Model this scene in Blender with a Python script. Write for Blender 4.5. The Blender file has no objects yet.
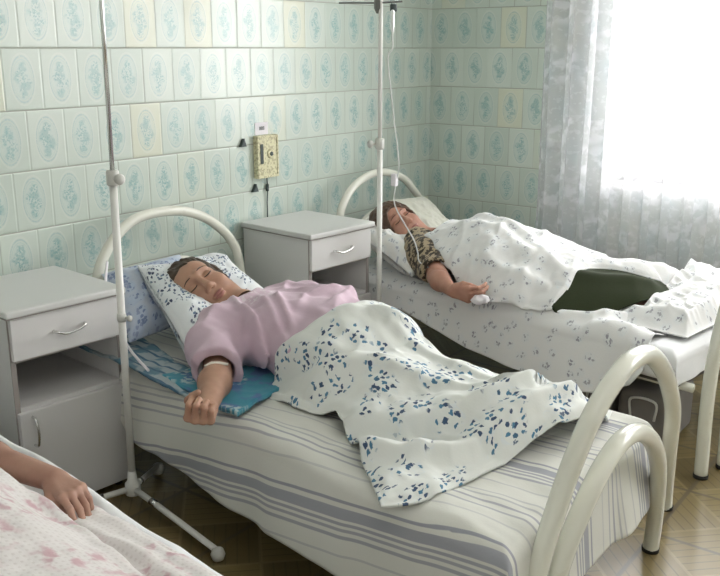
import bpy, bmesh, math
import numpy as np
from mathutils import Vector, Matrix

S = bpy.context.scene
COL = S.collection
PI = math.pi

# ---------------------------------------------------------------- camera
PITCH = math.radians(15.06); YAW = math.radians(37.15)
CAM = Vector((2.7, 0.0, 1.4))
FW = Vector((-math.sin(YAW)*math.cos(PITCH), math.cos(YAW)*math.cos(PITCH), -math.sin(PITCH)))
RT = Vector((math.cos(YAW), math.sin(YAW), 0)); UP = RT.cross(FW)
cd = bpy.data.cameras.new('camera'); cam = bpy.data.objects.new('camera', cd); COL.objects.link(cam)
cam.matrix_world = Matrix(((RT.x, UP.x, -FW.x, CAM.x), (RT.y, UP.y, -FW.y, CAM.y), (RT.z, UP.z, -FW.z, CAM.z), (0, 0, 0, 1)))
cd.sensor_width = 36; cd.lens = 36*892/720; cd.clip_start = .02
S.camera = cam
# ---------------------------------------------------------------- world, light, exposure
w = bpy.data.worlds.new('sky'); S.world = w; w.use_nodes = True
w.node_tree.nodes['Background'].inputs[0].default_value = (.98, .98, .96, 1)
w.node_tree.nodes['Background'].inputs[1].default_value = 5.0

def area(name, loc, rot, sx, sy, power, color=(1, 1, 1)):
    l = bpy.data.lights.new(name, 'AREA'); l.shape = 'RECTANGLE'; l.size = sx; l.size_y = sy
    l.energy = power; l.color = color
    o = bpy.data.objects.new(name, l); COL.objects.link(o); o.location = loc; o.rotation_euler = rot
    return o
area('daylight_and_fill', (1.85, 4.72, 1.75), (math.radians(-68), 0, 0), 1.7, 1.7, 130, (1, .99, .97))
area('daylight_and_fill', (3.75, 4.72, 1.75), (math.radians(-68), 0, 0), 1.5, 1.7, 150, (1, .99, .97))  # fill for the camera side, shining in through the added second window
area('ceiling_fill', (2.9, .6, 2.82), (0, 0, 0), 1.3, 1.3, 14, (1, .97, .93))  # added overhead fill for the camera side, not a lamp of the room
S.view_settings.view_transform = 'Standard'; S.view_settings.look = 'None'
S.view_settings.exposure = -0.22; S.view_settings.gamma = 1
S.view_settings.use_curve_mapping = False

# ---------------------------------------------------------------- noise helpers (numpy)
def _hash(ix, iy, iz, s):
    n = (ix*374761393 + iy*668265263 + iz*2147483647 + s*1274126177) & 0xffffffff
    n = ((n ^ (n >> 13))*1274126177) & 0xffffffff
    return ((n ^ (n >> 16)) & 0xffff)/65535.0
def vn(x, y, z=0.0, s=0):
    x = np.asarray(x, float); y = np.asarray(y, float); z = np.zeros_like(x)+z
    ix, iy, iz = np.floor(x).astype(np.int64), np.floor(y).astype(np.int64), np.floor(z).astype(np.int64)
    fx, fy, fz = x-ix, y-iy, z-iz
    fx, fy, fz = [t*t*t*(t*(t*6-15)+10) for t in (fx, fy, fz)]
    r = 0
    for a in (0, 1):
        for b in (0, 1):
            for c in (0, 1):
                wt = (fx if a else 1-fx)*(fy if b else 1-fy)*(fz if c else 1-fz)
                r = r + wt*_hash(ix+a, iy+b, iz+c, s)
    return r*2-1
def fbm(x, y, z=0.0, s=0, o=3):
    r = 0; a = 1
    for k in range(o):
        r = r+a*vn(np.asarray(x)*2**k, np.asarray(y)*2**k, np.asarray(z)*2**k, s+k); a *= .5
    return r
def ridge(x, y, z=0.0, s=0):
    return 1-(np.sqrt(vn(x, y, z, s)**2+.006)-.0775)*2
def sstep(a, b, x):
    t = np.clip((x-a)/(b-a), 0, 1); return t*t*(3-2*t)
def lin(x, tab):
    return np.interp(x, [t[0] for t in tab], [t[1] for t in tab])
def smo(x, tab):                      # smooth interpolation through a table
    xs = np.array([t[0] for t in tab], float); ys = np.array([t[1] for t in tab], float)
    m = np.gradient(ys, xs); x = np.clip(x, xs[0], xs[-1])
    i = np.clip(np.searchsorted(xs, x)-1, 0, len(xs)-2); h = xs[i+1]-xs[i]; t = (x-xs[i])/h
    return (2*t**3-3*t**2+1)*ys[i]+(t**3-2*t**2+t)*h*m[i]+(-2*t**3+3*t**2)*ys[i+1]+(t**3-t**2)*h*m[i+1]

# ---------------------------------------------------------------- object helpers
def empty(name, loc, label, cat, group=None, rz=0):
    o = bpy.data.objects.new(name, None); COL.objects.link(o); o.location = loc; o.rotation_euler = (0, 0, rz)
    o.empty_display_size = .05
    o['label'] = label; o['category'] = cat
    if group: o['group'] = group
    return o
def tag(o, label, cat, group=None):
    o['label'] = label; o['category'] = cat
    if group: o['group'] = group
    return o
def obj(name, me, m, parent=None, local=False):
    o = bpy.data.objects.new(name, me); COL.objects.link(o)
    if m is not None and not me.materials: me.materials.append(m)
    if parent is not None:
        o.parent = parent
        if not local:                 # vertices are in world space: bring them into the parent's frame
            p = parent; M = Matrix.Identity(4)
            while p is not None:
                M = Matrix.Translation(p.location) @ Matrix.Rotation(p.rotation_euler.z, 4, 'Z') @ M; p = p.parent
            me.transform(M.inverted())
    return o
def mesh(name, v, f, smooth=True, uv=None):
    me = bpy.data.meshes.new(name)
    me.from_pydata([tuple(map(float, p)) for p in v], [], [tuple(map(int, q)) for q in f]); me.validate()
    if smooth: me.polygons.foreach_set('use_smooth', [True]*len(me.polygons))
    if uv is not None:
        l = me.uv_layers.new(name='UVMap'); idx = np.zeros(len(me.loops), int); me.loops.foreach_get('vertex_index', idx)
        l.data.foreach_set('uv', np.asarray(uv, float)[idx].ravel())
    me.update(); return me
def frombm(name, bm, smooth=False):
    bmesh.ops.recalc_face_normals(bm, faces=bm.faces)
    me = bpy.data.meshes.new(name); bm.to_mesh(me); bm.free()
    if smooth: me.polygons.foreach_set('use_smooth', [True]*len(me.polygons))
    return me
def addbox(bm, lo, hi, bev=0.003, seg=2):
    vs = [bm.verts.new((x, y, z)) for x in (lo[0], hi[0]) for y in (lo[1], hi[1]) for z in (lo[2], hi[2])]
    fs = [(0, 1, 3, 2), (4, 6, 7, 5), (0, 4, 5, 1), (2, 3, 7, 6), (0, 2, 6, 4), (1, 5, 7, 3)]
    ff = [bm.faces.new([vs[i] for i in f]) for f in fs]
    bmesh.ops.recalc_face_normals(bm, faces=ff)
    if bev > 0:
        es = list({e for f in ff for e in f.edges})
        bmesh.ops.bevel(bm, geom=es, offset=bev, segments=seg, affect='EDGES', profile=.5)
def box(name, lo, hi, m, parent=None, bev=.003, local=False, seg=2):
    bm = bmesh.new(); addbox(bm, lo, hi, bev, seg); return obj(name, frombm(name, bm), m, parent, local)
def catmull(pts, n=8):
    P = [np.array(p, float) for p in pts]; P = [2*P[0]-P[1]]+P+[2*P[-1]-P[-2]]; out = []
    for i in range(1, len(P)-2):
        for k in range(n):
            t = k/n
            out.append(.5*((2*P[i])+(-P[i-1]+P[i+1])*t+(2*P[i-1]-5*P[i]+4*P[i+1]-P[i+2])*t*t+(-P[i-1]+3*P[i]-3*P[i+1]+P[i+2])*t**3))
    out.append(P[-2]); return out
def tube_data(pts, r, seg=14, caps=True):
    P = np.array(pts, float); n = len(P); R = np.zeros(n)+r if np.isscalar(r) else np.array(r, float)
    T = np.gradient(P, axis=0); T /= np.linalg.norm(T, axis=1)[:, None]+1e-12
    a = np.array([0, 0, 1.]) if abs(T[0][2]) < .9 else np.array([1., 0, 0])
    nrm = np.cross(T[0], a); nrm /= np.linalg.norm(nrm); V = []; F = []
    for i in range(n):
        nrm = nrm-T[i]*(nrm@T[i]); nrm /= np.linalg.norm(nrm); b = np.cross(T[i], nrm)
        for k in range(seg):
            an = 2*PI*k/seg; V.append(P[i]+R[i]*(math.cos(an)*nrm+math.sin(an)*b))
    for i in range(n-1):
        for k in range(seg):
            k2 = (k+1) % seg; F.append((i*seg+k, i*seg+k2, (i+1)*seg+k2, (i+1)*seg+k))
    if caps:
        F.append(tuple(range(seg))[::-1]); F.append(tuple((n-1)*seg+k for k in range(seg)))
    return V, F
def tube(name, pts, r, m, parent=None, seg=14, local=False):
    V, F = tube_data(pts, r, seg); return obj(name, mesh(name, V, F), m, parent, local)
def tubes(name, lst, m, parent=None, seg=12):
    V = []; F = []
    for pts, r in lst:
        v, f = tube_data(pts, r, seg); o = len(V); V += v; F += [tuple(i+o for i in q) for q in f]
    return obj(name, mesh(name, V, F), m, parent)
def lathe(name, prof, c, m, parent=None, axis=(0, 0, 1), seg=20):   # prof: (radius, distance along axis)
    ax = np.array(axis, float); ax /= np.linalg.norm(ax); c = np.array(c, float)
    a = np.array([1., 0, 0]) if abs(ax[0]) < .9 else np.array([0, 1., 0])
    e1 = np.cross(ax, a); e1 /= np.linalg.norm(e1); e2 = np.cross(ax, e1); V = []; F = []
    for r, d in prof:
        for k in range(seg):
            an = 2*PI*k/seg; V.append(c+ax*d+r*(math.cos(an)*e1+math.sin(an)*e2))
    n = len(prof)
    for i in range(n-1):
        for k in range(seg):
            k2 = (k+1) % seg; F.append((i*seg+k, i*seg+k2, (i+1)*seg+k2, (i+1)*seg+k))
    F.append(tuple(range(seg))[::-1]); F.append(tuple((n-1)*seg+k for k in range(seg)))
    return obj(name, mesh(name, V, F), m, parent)

# ---------------------------------------------------------------- SDF modelling (bodies, pillows)
def V3(*a): return np.array(a, float)
def nz(v): v = np.array(v, float); return v/np.linalg.norm(v)
def cap(P, a, b, ra, rb=None):
    rb = ra if rb is None else rb; a = np.array(a, float); b = np.array(b, float)
    ab = b-a; t = np.clip(((P-a)@ab)/max(ab@ab, 1e-9), 0, 1)
    return np.linalg.norm(P-a-t[:, None]*ab, axis=1)-(ra+(rb-ra)*t)
def ell(P, c, r, R=None):
    q = P-np.array(c, float)
    if R is not None: q = q@np.array(R).T
    r = np.array(r, float); k0 = np.linalg.norm(q/r, axis=1); k1 = np.linalg.norm(q/(r*r), axis=1)+1e-9
    return k0*(k0-1)/k1
def smin(a, b, k=.02):
    h = np.clip(.5+.5*(b-a)/k, 0, 1); return b*(1-h)+a*h-k*h*(1-h)
def smax(a, b, k=.02): return -smin(-a, -b, k)
def nets(fn, lo, hi, h):
    lo = np.array(lo, float); hi = np.array(hi, float); n = np.ceil((hi-lo)/h).astype(int)+1
    g = [lo[i]+h*np.arange(n[i]) for i in range(3)]
    X, Y, Z = np.meshgrid(*g, indexing='ij'); P = np.stack([X.ravel(), Y.ravel(), Z.ravel()], 1)
    val = np.concatenate([fn(P[i:i+200000]) for i in range(0, len(P), 200000)]).reshape(n)
    ins = val < 0; m = n-1
    acc = np.zeros(tuple(m)+(3,)); cnt = np.zeros(tuple(m))
    corners = [(a, b, c) for a in (0, 1) for b in (0, 1) for c in (0, 1)]
    for ca in corners:
        for ax in range(3):
            if ca[ax]: continue
            cb = list(ca); cb[ax] = 1
            sa = tuple(slice(ca[i], ca[i]+m[i]) for i in range(3)); sb = tuple(slice(cb[i], cb[i]+m[i]) for i in range(3))
            va, vb = val[sa], val[sb]; cr = ins[sa] != ins[sb]
            t = np.where(cr, va/(va-vb+1e-12), 0)
            for i in range(3):
                acc[..., i] += np.where(cr, ca[i]+(t if i == ax else 0), 0)
            cnt += cr
    act = cnt > 0; idx = -np.ones(tuple(m), int); idx[act] = np.arange(act.sum())
    cells = np.argwhere(act); verts = lo+h*(cells+acc[act]/cnt[act][:, None]); faces = []
    for ax in range(3):
        u, v = (ax+1) % 3, (ax+2) % 3
        sl0 = [slice(None)]*3; sl1 = [slice(None)]*3; sl0[ax] = slice(0, -1); sl1[ax] = slice(1, None)
        a, b = ins[tuple(sl0)], ins[tuple(sl1)]; E = np.argwhere(a != b)
        E = E[(E[:, u] > 0) & (E[:, v] > 0) & (E[:, u] < m[u]) & (E[:, v] < m[v])]
        if not len(E): continue
        def at(du, dv):
            q = E.copy(); q[:, u] -= du; q[:, v] -= dv; return idx[q[:, 0], q[:, 1], q[:, 2]]
        q = np.stack([at(1, 1), at(0, 1), at(0, 0), at(1, 0)], 1)
        fl = ~a[E[:, 0], E[:, 1], E[:, 2]]; q[fl] = q[fl][:, ::-1]; faces.append(q)
    F = np.concatenate(faces); F = F[(F >= 0).all(1)]
    return verts, F
def joinvf(parts):
    V = []; F = []; o = 0
    for v, f in parts: V.append(v); F.append(f+o); o += len(v)
    return np.concatenate(V), np.concatenate(F)

# ---------------------------------------------------------------- materials
class NT:
    def __init__(s, name, col=(.8, .8, .8), rough=.6, spec=.5, metal=0):
        s.m = bpy.data.materials.new(name); s.m.use_nodes = True; s.t = s.m.node_tree; s.b = s.t.nodes['Principled BSDF']
        s.set('Base Color', (*col, 1)); s.set('Roughness', rough); s.set('Specular IOR Level', spec); s.set('Metallic', metal)
    def set(s, k, v): s.b.inputs[k].default_value = v
    def n(s, t, **k):
        x = s.t.nodes.new(t)
        for a, b in k.items(): setattr(x, a, b)
        return x
    def l(s, a, b): s.t.links.new(a, b)
    def put(s, v, inp):
        if hasattr(v, 'links') or hasattr(v, 'is_linked'): s.l(v, inp)
        else: inp.default_value = v
    def M(s, op, a, b=0.0, c=0.0):
        x = s.n('ShaderNodeMath', operation=op)
        for i, v in enumerate((a, b, c)): s.put(v, x.inputs[i])
        return x.outputs[0]
    def mix(s, f, a, b, blend='MIX'):
        x = s.n('ShaderNodeMix', data_type='RGBA', blend_type=blend)
        s.put(f, x.inputs['Factor']); s.put(a if not isinstance(a, tuple) else (*a, 1)[:4], x.inputs[6]); s.put(b if not isinstance(b, tuple) else (*b, 1)[:4], x.inputs[7])
        return x.outputs[2]
    def step(s, v, lo, hi):           # smooth 0..1 between lo and hi (lo may exceed hi)
        x = s.n('ShaderNodeMapRange', interpolation_type='SMOOTHSTEP'); s.put(v, x.inputs[0])
        x.inputs[1].default_value = min(lo, hi); x.inputs[2].default_value = max(lo, hi)
        x.inputs[3].default_value = 0 if lo < hi else 1; x.inputs[4].default_value = 1 if lo < hi else 0
        return x.outputs[0]
    def pos(s):
        x = s.n('ShaderNodeNewGeometry'); y = s.n('ShaderNodeSeparateXYZ'); s.l(x.outputs['Position'], y.inputs[0]); return y.outputs
    def uv(s):
        x = s.n('ShaderNodeUVMap', uv_map='UVMap'); y = s.n('ShaderNodeSeparateXYZ'); s.l(x.outputs[0], y.inputs[0]); return x.outputs[0], y.outputs
    def vec(s, a, b, c=0.0):
        x = s.n('ShaderNodeCombineXYZ')
        for i, v in enumerate((a, b, c)): s.put(v, x.inputs[i])
        return x.outputs[0]
    def noise(s, v, scale, det=2, rough=.5):
        x = s.n('ShaderNodeTexNoise'); x.inputs['Scale'].default_value = scale; x.inputs['Detail'].default_value = det; x.inputs['Roughness'].default_value = rough
        if v is not None: s.l(v, x.inputs['Vector'])
        return x.outputs[0]
    def vor(s, v, scale, rnd=1.0, out='Distance'):
        x = s.n('ShaderNodeTexVoronoi', voronoi_dimensions='2D'); x.inputs['Scale'].default_value = scale; x.inputs['Randomness'].default_value = rnd
        s.l(v, x.inputs['Vector']); return x.outputs[out]
    def bump(s, h, strength=.3, dist=.01):
        x = s.n('ShaderNodeBump'); x.inputs['Strength'].default_value = strength; x.inputs['Distance'].default_value = dist
        s.l(h, x.inputs['Height']); s.l(x.outputs[0], s.b.inputs['Normal'])
    def color(s, c): s.l(c, s.b.inputs['Base Color'])

def tile_mat(name, axis, off):
    k = NT(name, rough=.22, spec=.85); p = k.pos(); TW, TH = .143, .2
    zz = k.M('DIVIDE', k.M('ADD', p[2], 10*TH), TH); row = k.M('FLOOR', zz); fz = k.M('FRACT', zz)
    xx = k.M('ADD', k.M('DIVIDE', k.M('ADD', p[axis], 10*TW-off), TW), k.M('MULTIPLY', k.M('MODULO', row, 2.0), .5))
    cx = k.M('FLOOR', xx); fx = k.M('FRACT', xx)
    cell = k.vec(cx, row, float(axis)); wn = k.n('ShaderNodeTexWhiteNoise', noise_dimensions='3D'); k.l(cell, wn.inputs[0]); rnd = wn.outputs[0]
    dx = k.M('SUBTRACT', fx, .5); dz = k.M('SUBTRACT', fz, .5)
    X = k.M('MULTIPLY', dx, TW); Z = k.M('MULTIPLY', dz, TH)
    gx = k.M('SUBTRACT', TW/2, k.M('ABSOLUTE', X)); gz = k.M('SUBTRACT', TH/2, k.M('ABSOLUTE', Z)); edge = k.M('MINIMUM', gx, gz)
    grz = k.step(gz, .0024, .0012); grx = k.step(gx, .0018, .0009)
    def elld(cx0, cz0, rx, rz):
        a = k.M('DIVIDE', k.M('SUBTRACT', X, cx0), rx); b = k.M('DIVIDE', k.M('SUBTRACT', Z, cz0), rz)
        return k.M('SQRT', k.M('ADD', k.M('MULTIPLY', a, a), k.M('MULTIPLY', b, b)))
    nv = k.vec(k.M('ADD', X, k.M('MULTIPLY', rnd, 3.0)), Z, k.M('MULTIPLY', rnd, 7.0)); nz_ = k.noise(nv, 150, 4, .65); nf = k.noise(nv, 75, 2)
    oval = elld(0, 0, .041, .074); ring = k.M('MULTIPLY', k.step(k.M('ABSOLUTE', k.M('SUBTRACT', oval, 1.0)), .055, .02), k.step(nz_, .36, .5))
    ring2 = k.M('MULTIPLY', k.step(k.M('ABSOLUTE', k.M('SUBTRACT', oval, .86)), .035, .01), .4)
    bl = k.M('MINIMUM', k.M('MINIMUM', elld(.002, .036, .014, .020), elld(-.006, .008, .024, .022)), k.M('MINIMUM', elld(.008, -.015, .022, .020), elld(-.001, -.044, .014, .016)))
    wav = k.n('ShaderNodeTexWave', wave_type='RINGS'); wav.inputs['Scale'].default_value = 26; wav.inputs['Distortion'].default_value = 9; wav.inputs['Detail'].default_value = 2
    k.l(nv, wav.inputs['Vector'])
    orn = k.M('MULTIPLY', k.step(k.M('ADD', bl, k.M('MULTIPLY', k.M('SUBTRACT', nf, .5), 1.2)), 1.35, .8), k.M('MAXIMUM', k.step(nz_, .48, .56), k.M('MULTIPLY', k.step(wav.outputs[1], .5, .8), .6)))
    base = k.mix(rnd, (.56, .64, .57), (.63, .70, .63))
    wn2 = k.n('ShaderNodeTexWhiteNoise', noise_dimensions='3D'); k.l(k.vec(row, cx, 3.3), wn2.inputs[0])
    base = k.mix(k.step(wn2.outputs[0], .86, .94), base, (.66, .69, .56))
    soft = k.step(oval, 1.0, .55); base = k.mix(k.M('MULTIPLY', soft, .5), base, (.56, .67, .64)); base = k.mix(k.M('MULTIPLY', k.step(k.M('ABSOLUTE', k.M('SUBTRACT', oval, 1.12)), .07, .02), .35), base, (.72, .76, .70))
    c = k.mix(k.M('MULTIPLY', orn, .75), base, (.23, .43, .43)); c = k.mix(k.M('MULTIPLY', ring, .55), c, (.33, .50, .52)); c = k.mix(ring2, c, (.4, .58, .58))
    c = k.mix(k.M('MULTIPLY', grx, k.step(k.noise(k.vec(p[0], p[1], p[2]), 3.0, 2), .35, .65)), c, (.38, .40, .35)); c = k.mix(grz, c, (.33, .34, .29))
    k.color(c); k.bump(k.step(edge, 0, .006), .5, .002)
    k.l(k.M('ADD', .27, k.M('MULTIPLY', grz, .4)), k.b.inputs['Roughness'])
    return k.m
m_tile_h = tile_mat('tile_headwall', 1, 1.80); m_tile_w = tile_mat('tile_windowwall', 0, .06)

k = NT('plaster', (.78, .80, .77), .8); m_plaster = k.m
k = NT('ceiling_paint', (.85, .85, .83), .9); m_ceil = k.m
def lino():
    k = NT('linoleum', rough=.28, spec=.5); p = k.pos(); T = .33
    fx = k.M('FRACT', k.M('DIVIDE', k.M('ADD', p[0], 10*T+.02), T)); fy = k.M('FRACT', k.M('DIVIDE', k.M('ADD', p[1], 10*T+.21), T))
    X = k.M('SUBTRACT', fx, .5); Y = k.M('SUBTRACT', fy, .5); aX = k.M('ABSOLUTE', X); aY = k.M('ABSOLUTE', Y)
    hor = k.step(k.M('SUBTRACT', aX, aY), -.004, .004)                       # which of the four triangles
    d1 = k.M('ADD', X, Y); d2 = k.M('SUBTRACT', X, Y)
    st = k.M('FRACT', k.M('MULTIPLY', k.M('ADD', k.M('MULTIPLY', hor, k.M('ABSOLUTE', d1)), k.M('MULTIPLY', k.M('SUBTRACT', 1.0, hor), k.M('ABSOLUTE', d2))), 7.0))
    line = k.step(k.M('MINIMUM', st, k.M('SUBTRACT', 1.0, st)), .10, .03)
    diag = k.step(k.M('MINIMUM', k.M('ABSOLUTE', d1), k.M('ABSOLUTE', d2)), .03, .012)
    border = k.step(k.M('MINIMUM', k.M('SUBTRACT', .5, aX), k.M('SUBTRACT', .5, aY)), .03, .01)
    idn = k.vec(k.M('FLOOR', k.M('DIVIDE', k.M('ADD', p[0], .02), T)), k.M('FLOOR', k.M('DIVIDE', k.M('ADD', p[1], .21), T)), hor)
    wn = k.n('ShaderNodeTexWhiteNoise', noise_dimensions='3D'); k.l(idn, wn.inputs[0])
    gr = k.noise(k.vec(p[0], p[1], 0.0), 14, 4)
    c = k.mix(hor, (.21, .162, .065), (.135, .10, .04)); c = k.mix(k.M('MULTIPLY', wn.outputs[0], .6), c, (.31, .245, .115)); c = k.mix(k.M('MULTIPLY', gr, .4), c, (.17, .12, .055))
    c = k.mix(k.M('MULTIPLY', line, .55), c, (.09, .065, .03)); c = k.mix(k.M('MULTIPLY', diag, .35), c, (.38, .31, .17)); c = k.mix(border, c, (.13, .10, .06))
    k.color(c); return k.m
m_lino = lino()
def laminate(name, c, rough=.35):
    k = NT(name, c, rough, .45); p = k.pos(); g = k.noise(k.vec(p[0], p[1], p[2]), 4, 2)
    k.color(k.mix(k.M('MULTIPLY', g, .25), c, tuple(x*.9 for x in c))); return k.m
m_lam = laminate('white_laminate', (.72, .71, .70)); m_lamtop = laminate('top_laminate', (.68, .68, .66), .4); m_back = laminate('inner_board', (.60, .57, .53), .6)
m_edge = NT('edge_strip', (.34, .31, .29), .6).m
m_chrome = NT('chrome', (.75, .75, .74), .18, .5, 1).m
def enamel():
    k = NT('cream_enamel', (.80, .80, .70), .22, .5); p = k.pos(); g = k.noise(k.vec(p[0], p[1], p[2]), 22, 3)
    k.color(k.mix(k.M('MULTIPLY', k.step(g, .66, .74), .3), (.78, .78, .69), (.62, .60, .50))); k.set('Coat Weight', .2); return k.m
m_enam = enamel()
m_whitemet = NT('white_metal', (.82, .82, .78), .3).m
m_grey = NT('grey_metal', (.22, .22, .21), .4, .5, .6).m
m_black = NT('black_rubber', (.02, .02, .02), .7).m
m_plastic = NT('grey_plastic', (.62, .62, .58), .45).m
m_dark = NT('dark_plastic', (.05, .07, .07), .5).m
m_spring = NT('bed_base_board', (.10, .09, .08), .8).m
m_tape = NT('white_tape', (.88, .84, .74), .7).m
k = NT('clear_tube', (.85, .86, .84), .15, .5); k.set('Transmission Weight', .35); m_tubing = k.m
k = NT('clear_bottle', (.9, .93, .93), .06, .5); k.set('Transmission Weight', .85); k.set('IOR', 1.2); m_bottle = k.m

def skin(name, c, c2):
    k = NT(name, c, .5, .35); p = k.pos(); v = k.vec(p[0], p[1], p[2]); g = k.noise(v, 16, 3)
    k.color(k.mix(k.step(g, .35, .7), c, c2)); k.set('Subsurface Weight', .12); k.set('Subsurface Radius', (.012, .005, .003)); k.set('Subsurface Scale', .6)
    k.bump(k.noise(v, 260, 2), .15, .002); return k.m
m_skin2 = skin('skin_middle', (.50, .295, .205), (.42, .235, .165))
m_skin3 = skin('skin_far', (.52, .285, .21), (.44, .225, .165))
m_skin1 = skin('skin_near', (.43, .255, .19), (.36, .20, .15))
m_lips = NT('lips', (.36, .15, .125), .5).m
def hairm(name, c, c2):
    k = NT(name, c, .5, .4); p = k.pos(); wv = k.n('ShaderNodeTexNoise'); wv.inputs['Scale'].default_value = 60; wv.inputs['Detail'].default_value = 4
    k.l(k.vec(k.M('MULTIPLY', p[0], .25), p[1], k.M('MULTIPLY', p[2], .5)), wv.inputs['Vector'])
    k.color(k.mix(wv.outputs[0], c, c2)); k.bump(wv.outputs[0], .8, .006); return k.m
m_hair2 = hairm('dark_hair', (.030, .018, .012), (.085, .05, .03)); m_hair3 = hairm('brown_hair', (.06, .035, .025), (.17, .10, .065))

def fabric(name, c, rough=.9, weave=True, sheen=.15):
    k = NT(name, c, rough, .2); k.set('Sheen Weight', sheen)
    p = k.pos(); v = k.vec(p[0], p[1], p[2]); k.h = k.noise(v, 160, 2)
    if weave: k.bump(k.h, .12, .003)
    return k
def floral(name, base, c1, c2, s1, t1, s2, t2, veil=(.7, .76, .8), soft=.12):
    k = fabric(name, base); v, s = k.uv()
    n1 = k.n('ShaderNodeTexNoise'); n1.inputs['Scale'].default_value = 75; n1.inputs['Detail'].default_value = 3; k.l(v, n1.inputs['Vector'])
    wv = k.n('ShaderNodeVectorMath', operation='MULTIPLY_ADD'); k.l(n1.outputs[1], wv.inputs[0]); wv.inputs[1].default_value = (.022, .022, 0); k.l(v, wv.inputs[2]); V = wv.outputs[0]
    d1 = k.vor(V, s1); clus = k.step(d1, t1, t1-.08)
    d2 = k.vor(V, s2, .9); mk = k.step(d2, t2, t2-.08)
    rnd = k.vor(V, s2, .9, 'Color'); sr = k.n('ShaderNodeSeparateColor'); k.l(rnd, sr.inputs[0])
    keep = k.step(sr.outputs[0], .26, .32)
    mask = k.M('MULTIPLY', k.M('MULTIPLY', clus, mk), keep)
    stem = k.M('MULTIPLY', k.step(k.M('ABSOLUTE', k.M('SUBTRACT', k.noise(v, s1*1.7, 1), .5)), .012, .004), k.step(d1, t1+.1, t1))
    c = k.mix(k.M('MULTIPLY', k.step(d1, t1+.22, t1-.1), soft), base, veil)
    c = k.mix(k.M('MULTIPLY', stem, .5), c, veil)
    c = k.mix(mask, c, k.mix(k.step(sr.outputs[1], .45, .6), c1, c2)); k.color(c); return k.m
m_flor2 = floral('blue_floral_cotton', (.76, .78, .74), (.06, .10, .18), (.09, .22, .34), 10, .46, 50, .36)
m_pilfl = floral('blue_floral_pillowcase', (.78, .80, .81), (.06, .08, .15), (.13, .20, .30), 9.5, .48, 58, .38, soft=.25)
m_flor3 = floral('small_grey_floral_cotton', (.80, .80, .79), (.36, .36, .40), (.45, .45, .47), 17, .26, 80, .42, soft=.25)
m_pil3 = floral('grey_floral_pillowcase', (.74, .73, .70), (.42, .44, .50), (.5, .5, .52), 15, .3, 60, .42, soft=.3)
m_pilblue = floral('lavender_pillowcase', (.52, .57, .66), (.22, .28, .45), (.33, .38, .54), 11, .42, 40, .5, veil=(.45, .55, .7), soft=.5)
m_ticking = fabric('white_sheet', (.84, .85, .86)).m
m_cream = fabric('cream_pillowcase', (.66, .66, .58)).m
m_cotton = fabric('cotton_wool', (.86, .83, .87)).m
m_bagcloth = fabric('bag_cloth', (.19, .175, .16)).m
def striped():
    k = fabric('striped_sheet', (.72, .72, .665)); v, s = k.uv(); y = k.M('ADD', s[1], k.M('MULTIPLY', k.M('SUBTRACT', k.noise(v, 2.2, 1), .5), .02))
    f = k.M('MULTIPLY', k.M('FRACT', k.M('DIVIDE', k.M('ADD', y, 3.7*3-1.30), .37)), .37)
    mask = 0.0
    for c, wd, a in ((.165, .003, .8), (.135, .013, .75), (.110, .003, .75), (.095, .003, .7), (.077, .0035, .7), (.275, .0025, .6), (.300, .003, .7), (.325, .0025, .5), (.345, .002, .4), (.235, .002, .3), (.030, .002, .35)):
        mask = k.M('MAXIMUM', mask, k.M('MULTIPLY', k.step(k.M('ABSOLUTE', k.M('SUBTRACT', f, c)), wd+.002, wd), a))
    k.color(k.mix(mask, (.72, .72, .665), (.27, .28, .35))); return k.m
m_stripe = striped()
def pinkwaffle():
    k = fabric('pink_print_cotton', (.8, .77, .76)); v, s = k.uv()
    wx = k.step(k.M('FRACT', k.M('MULTIPLY', s[0], 80.0)), .3, .5); wy = k.step(k.M('FRACT', k.M('MULTIPLY', s[1], 80.0)), .3, .5)
    d = k.vor(v, 7.5); n = k.noise(v, 32, 3); mask = k.M('MULTIPLY', k.step(d, .52, .2), k.step(n, .46, .62))
    c = k.mix(k.M('MULTIPLY', k.M('MAXIMUM', wx, wy), .35), (.64, .60, .58), (.86, .84, .83)); c = k.mix(k.M('MULTIPLY', mask, .8), c, (.52, .30, .34))
    n2 = k.noise(v, 11, 2); c = k.mix(k.M('MULTIPLY', k.step(n2, .6, .7), .3), c, (.5, .52, .44)); k.color(c); return k.m
m_pink1 = pinkwaffle()
def shirtm():
    k = fabric('pink_jersey', (.63, .48, .56)); p = k.pos(); v = k.vec(p[0], p[1], p[2]); n = k.noise(v, 60, 3)
    d = k.n('ShaderNodeVectorMath', operation='DISTANCE'); k.l(v, d.inputs[0]); d.inputs[1].default_value = SHIRT_EMB
    m = k.M('MULTIPLY', k.step(d.outputs['Value'], .105, .07), k.step(n, .5, .56)); k.color(k.mix(k.M('MULTIPLY', m, .6), (.63, .48, .56), (.78, .74, .74))); return k.m
def blousem():
    k = fabric('brown_print_blouse', (.06, .045, .035)); p = k.pos(); v = k.vec(p[0], k.M('MULTIPLY', p[1], .5), k.M('MULTIPLY', p[2], .6)); n = k.noise(v, 60, 3, .6)
    c = k.mix(k.step(n, .47, .53), (.05, .04, .03), (.36, .29, .19)); k.color(c); return k.m
m_blouse = blousem()
m_green = fabric('dark_green_wool', (.028, .036, .016), sheen=.05).m
m_greybl = fabric('grey_sleeve', (.42, .40, .40)).m
def towelm():
    k = fabric('turquoise_towel', (.12, .42, .52)); v, s = k.uv(); n = k.noise(v, 14, 3)
    d = k.vor(v, 9); c = k.mix(k.step(n, .5, .6), (.07, .30, .40), (.10, .20, .40)); c = k.mix(k.M('MULTIPLY', k.step(d, .42, .3), k.step(k.noise(v, 50, 2), .45, .55)), c, (.42, .56, .58)); k.color(c); return k.m
m_towel = towelm()
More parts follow.
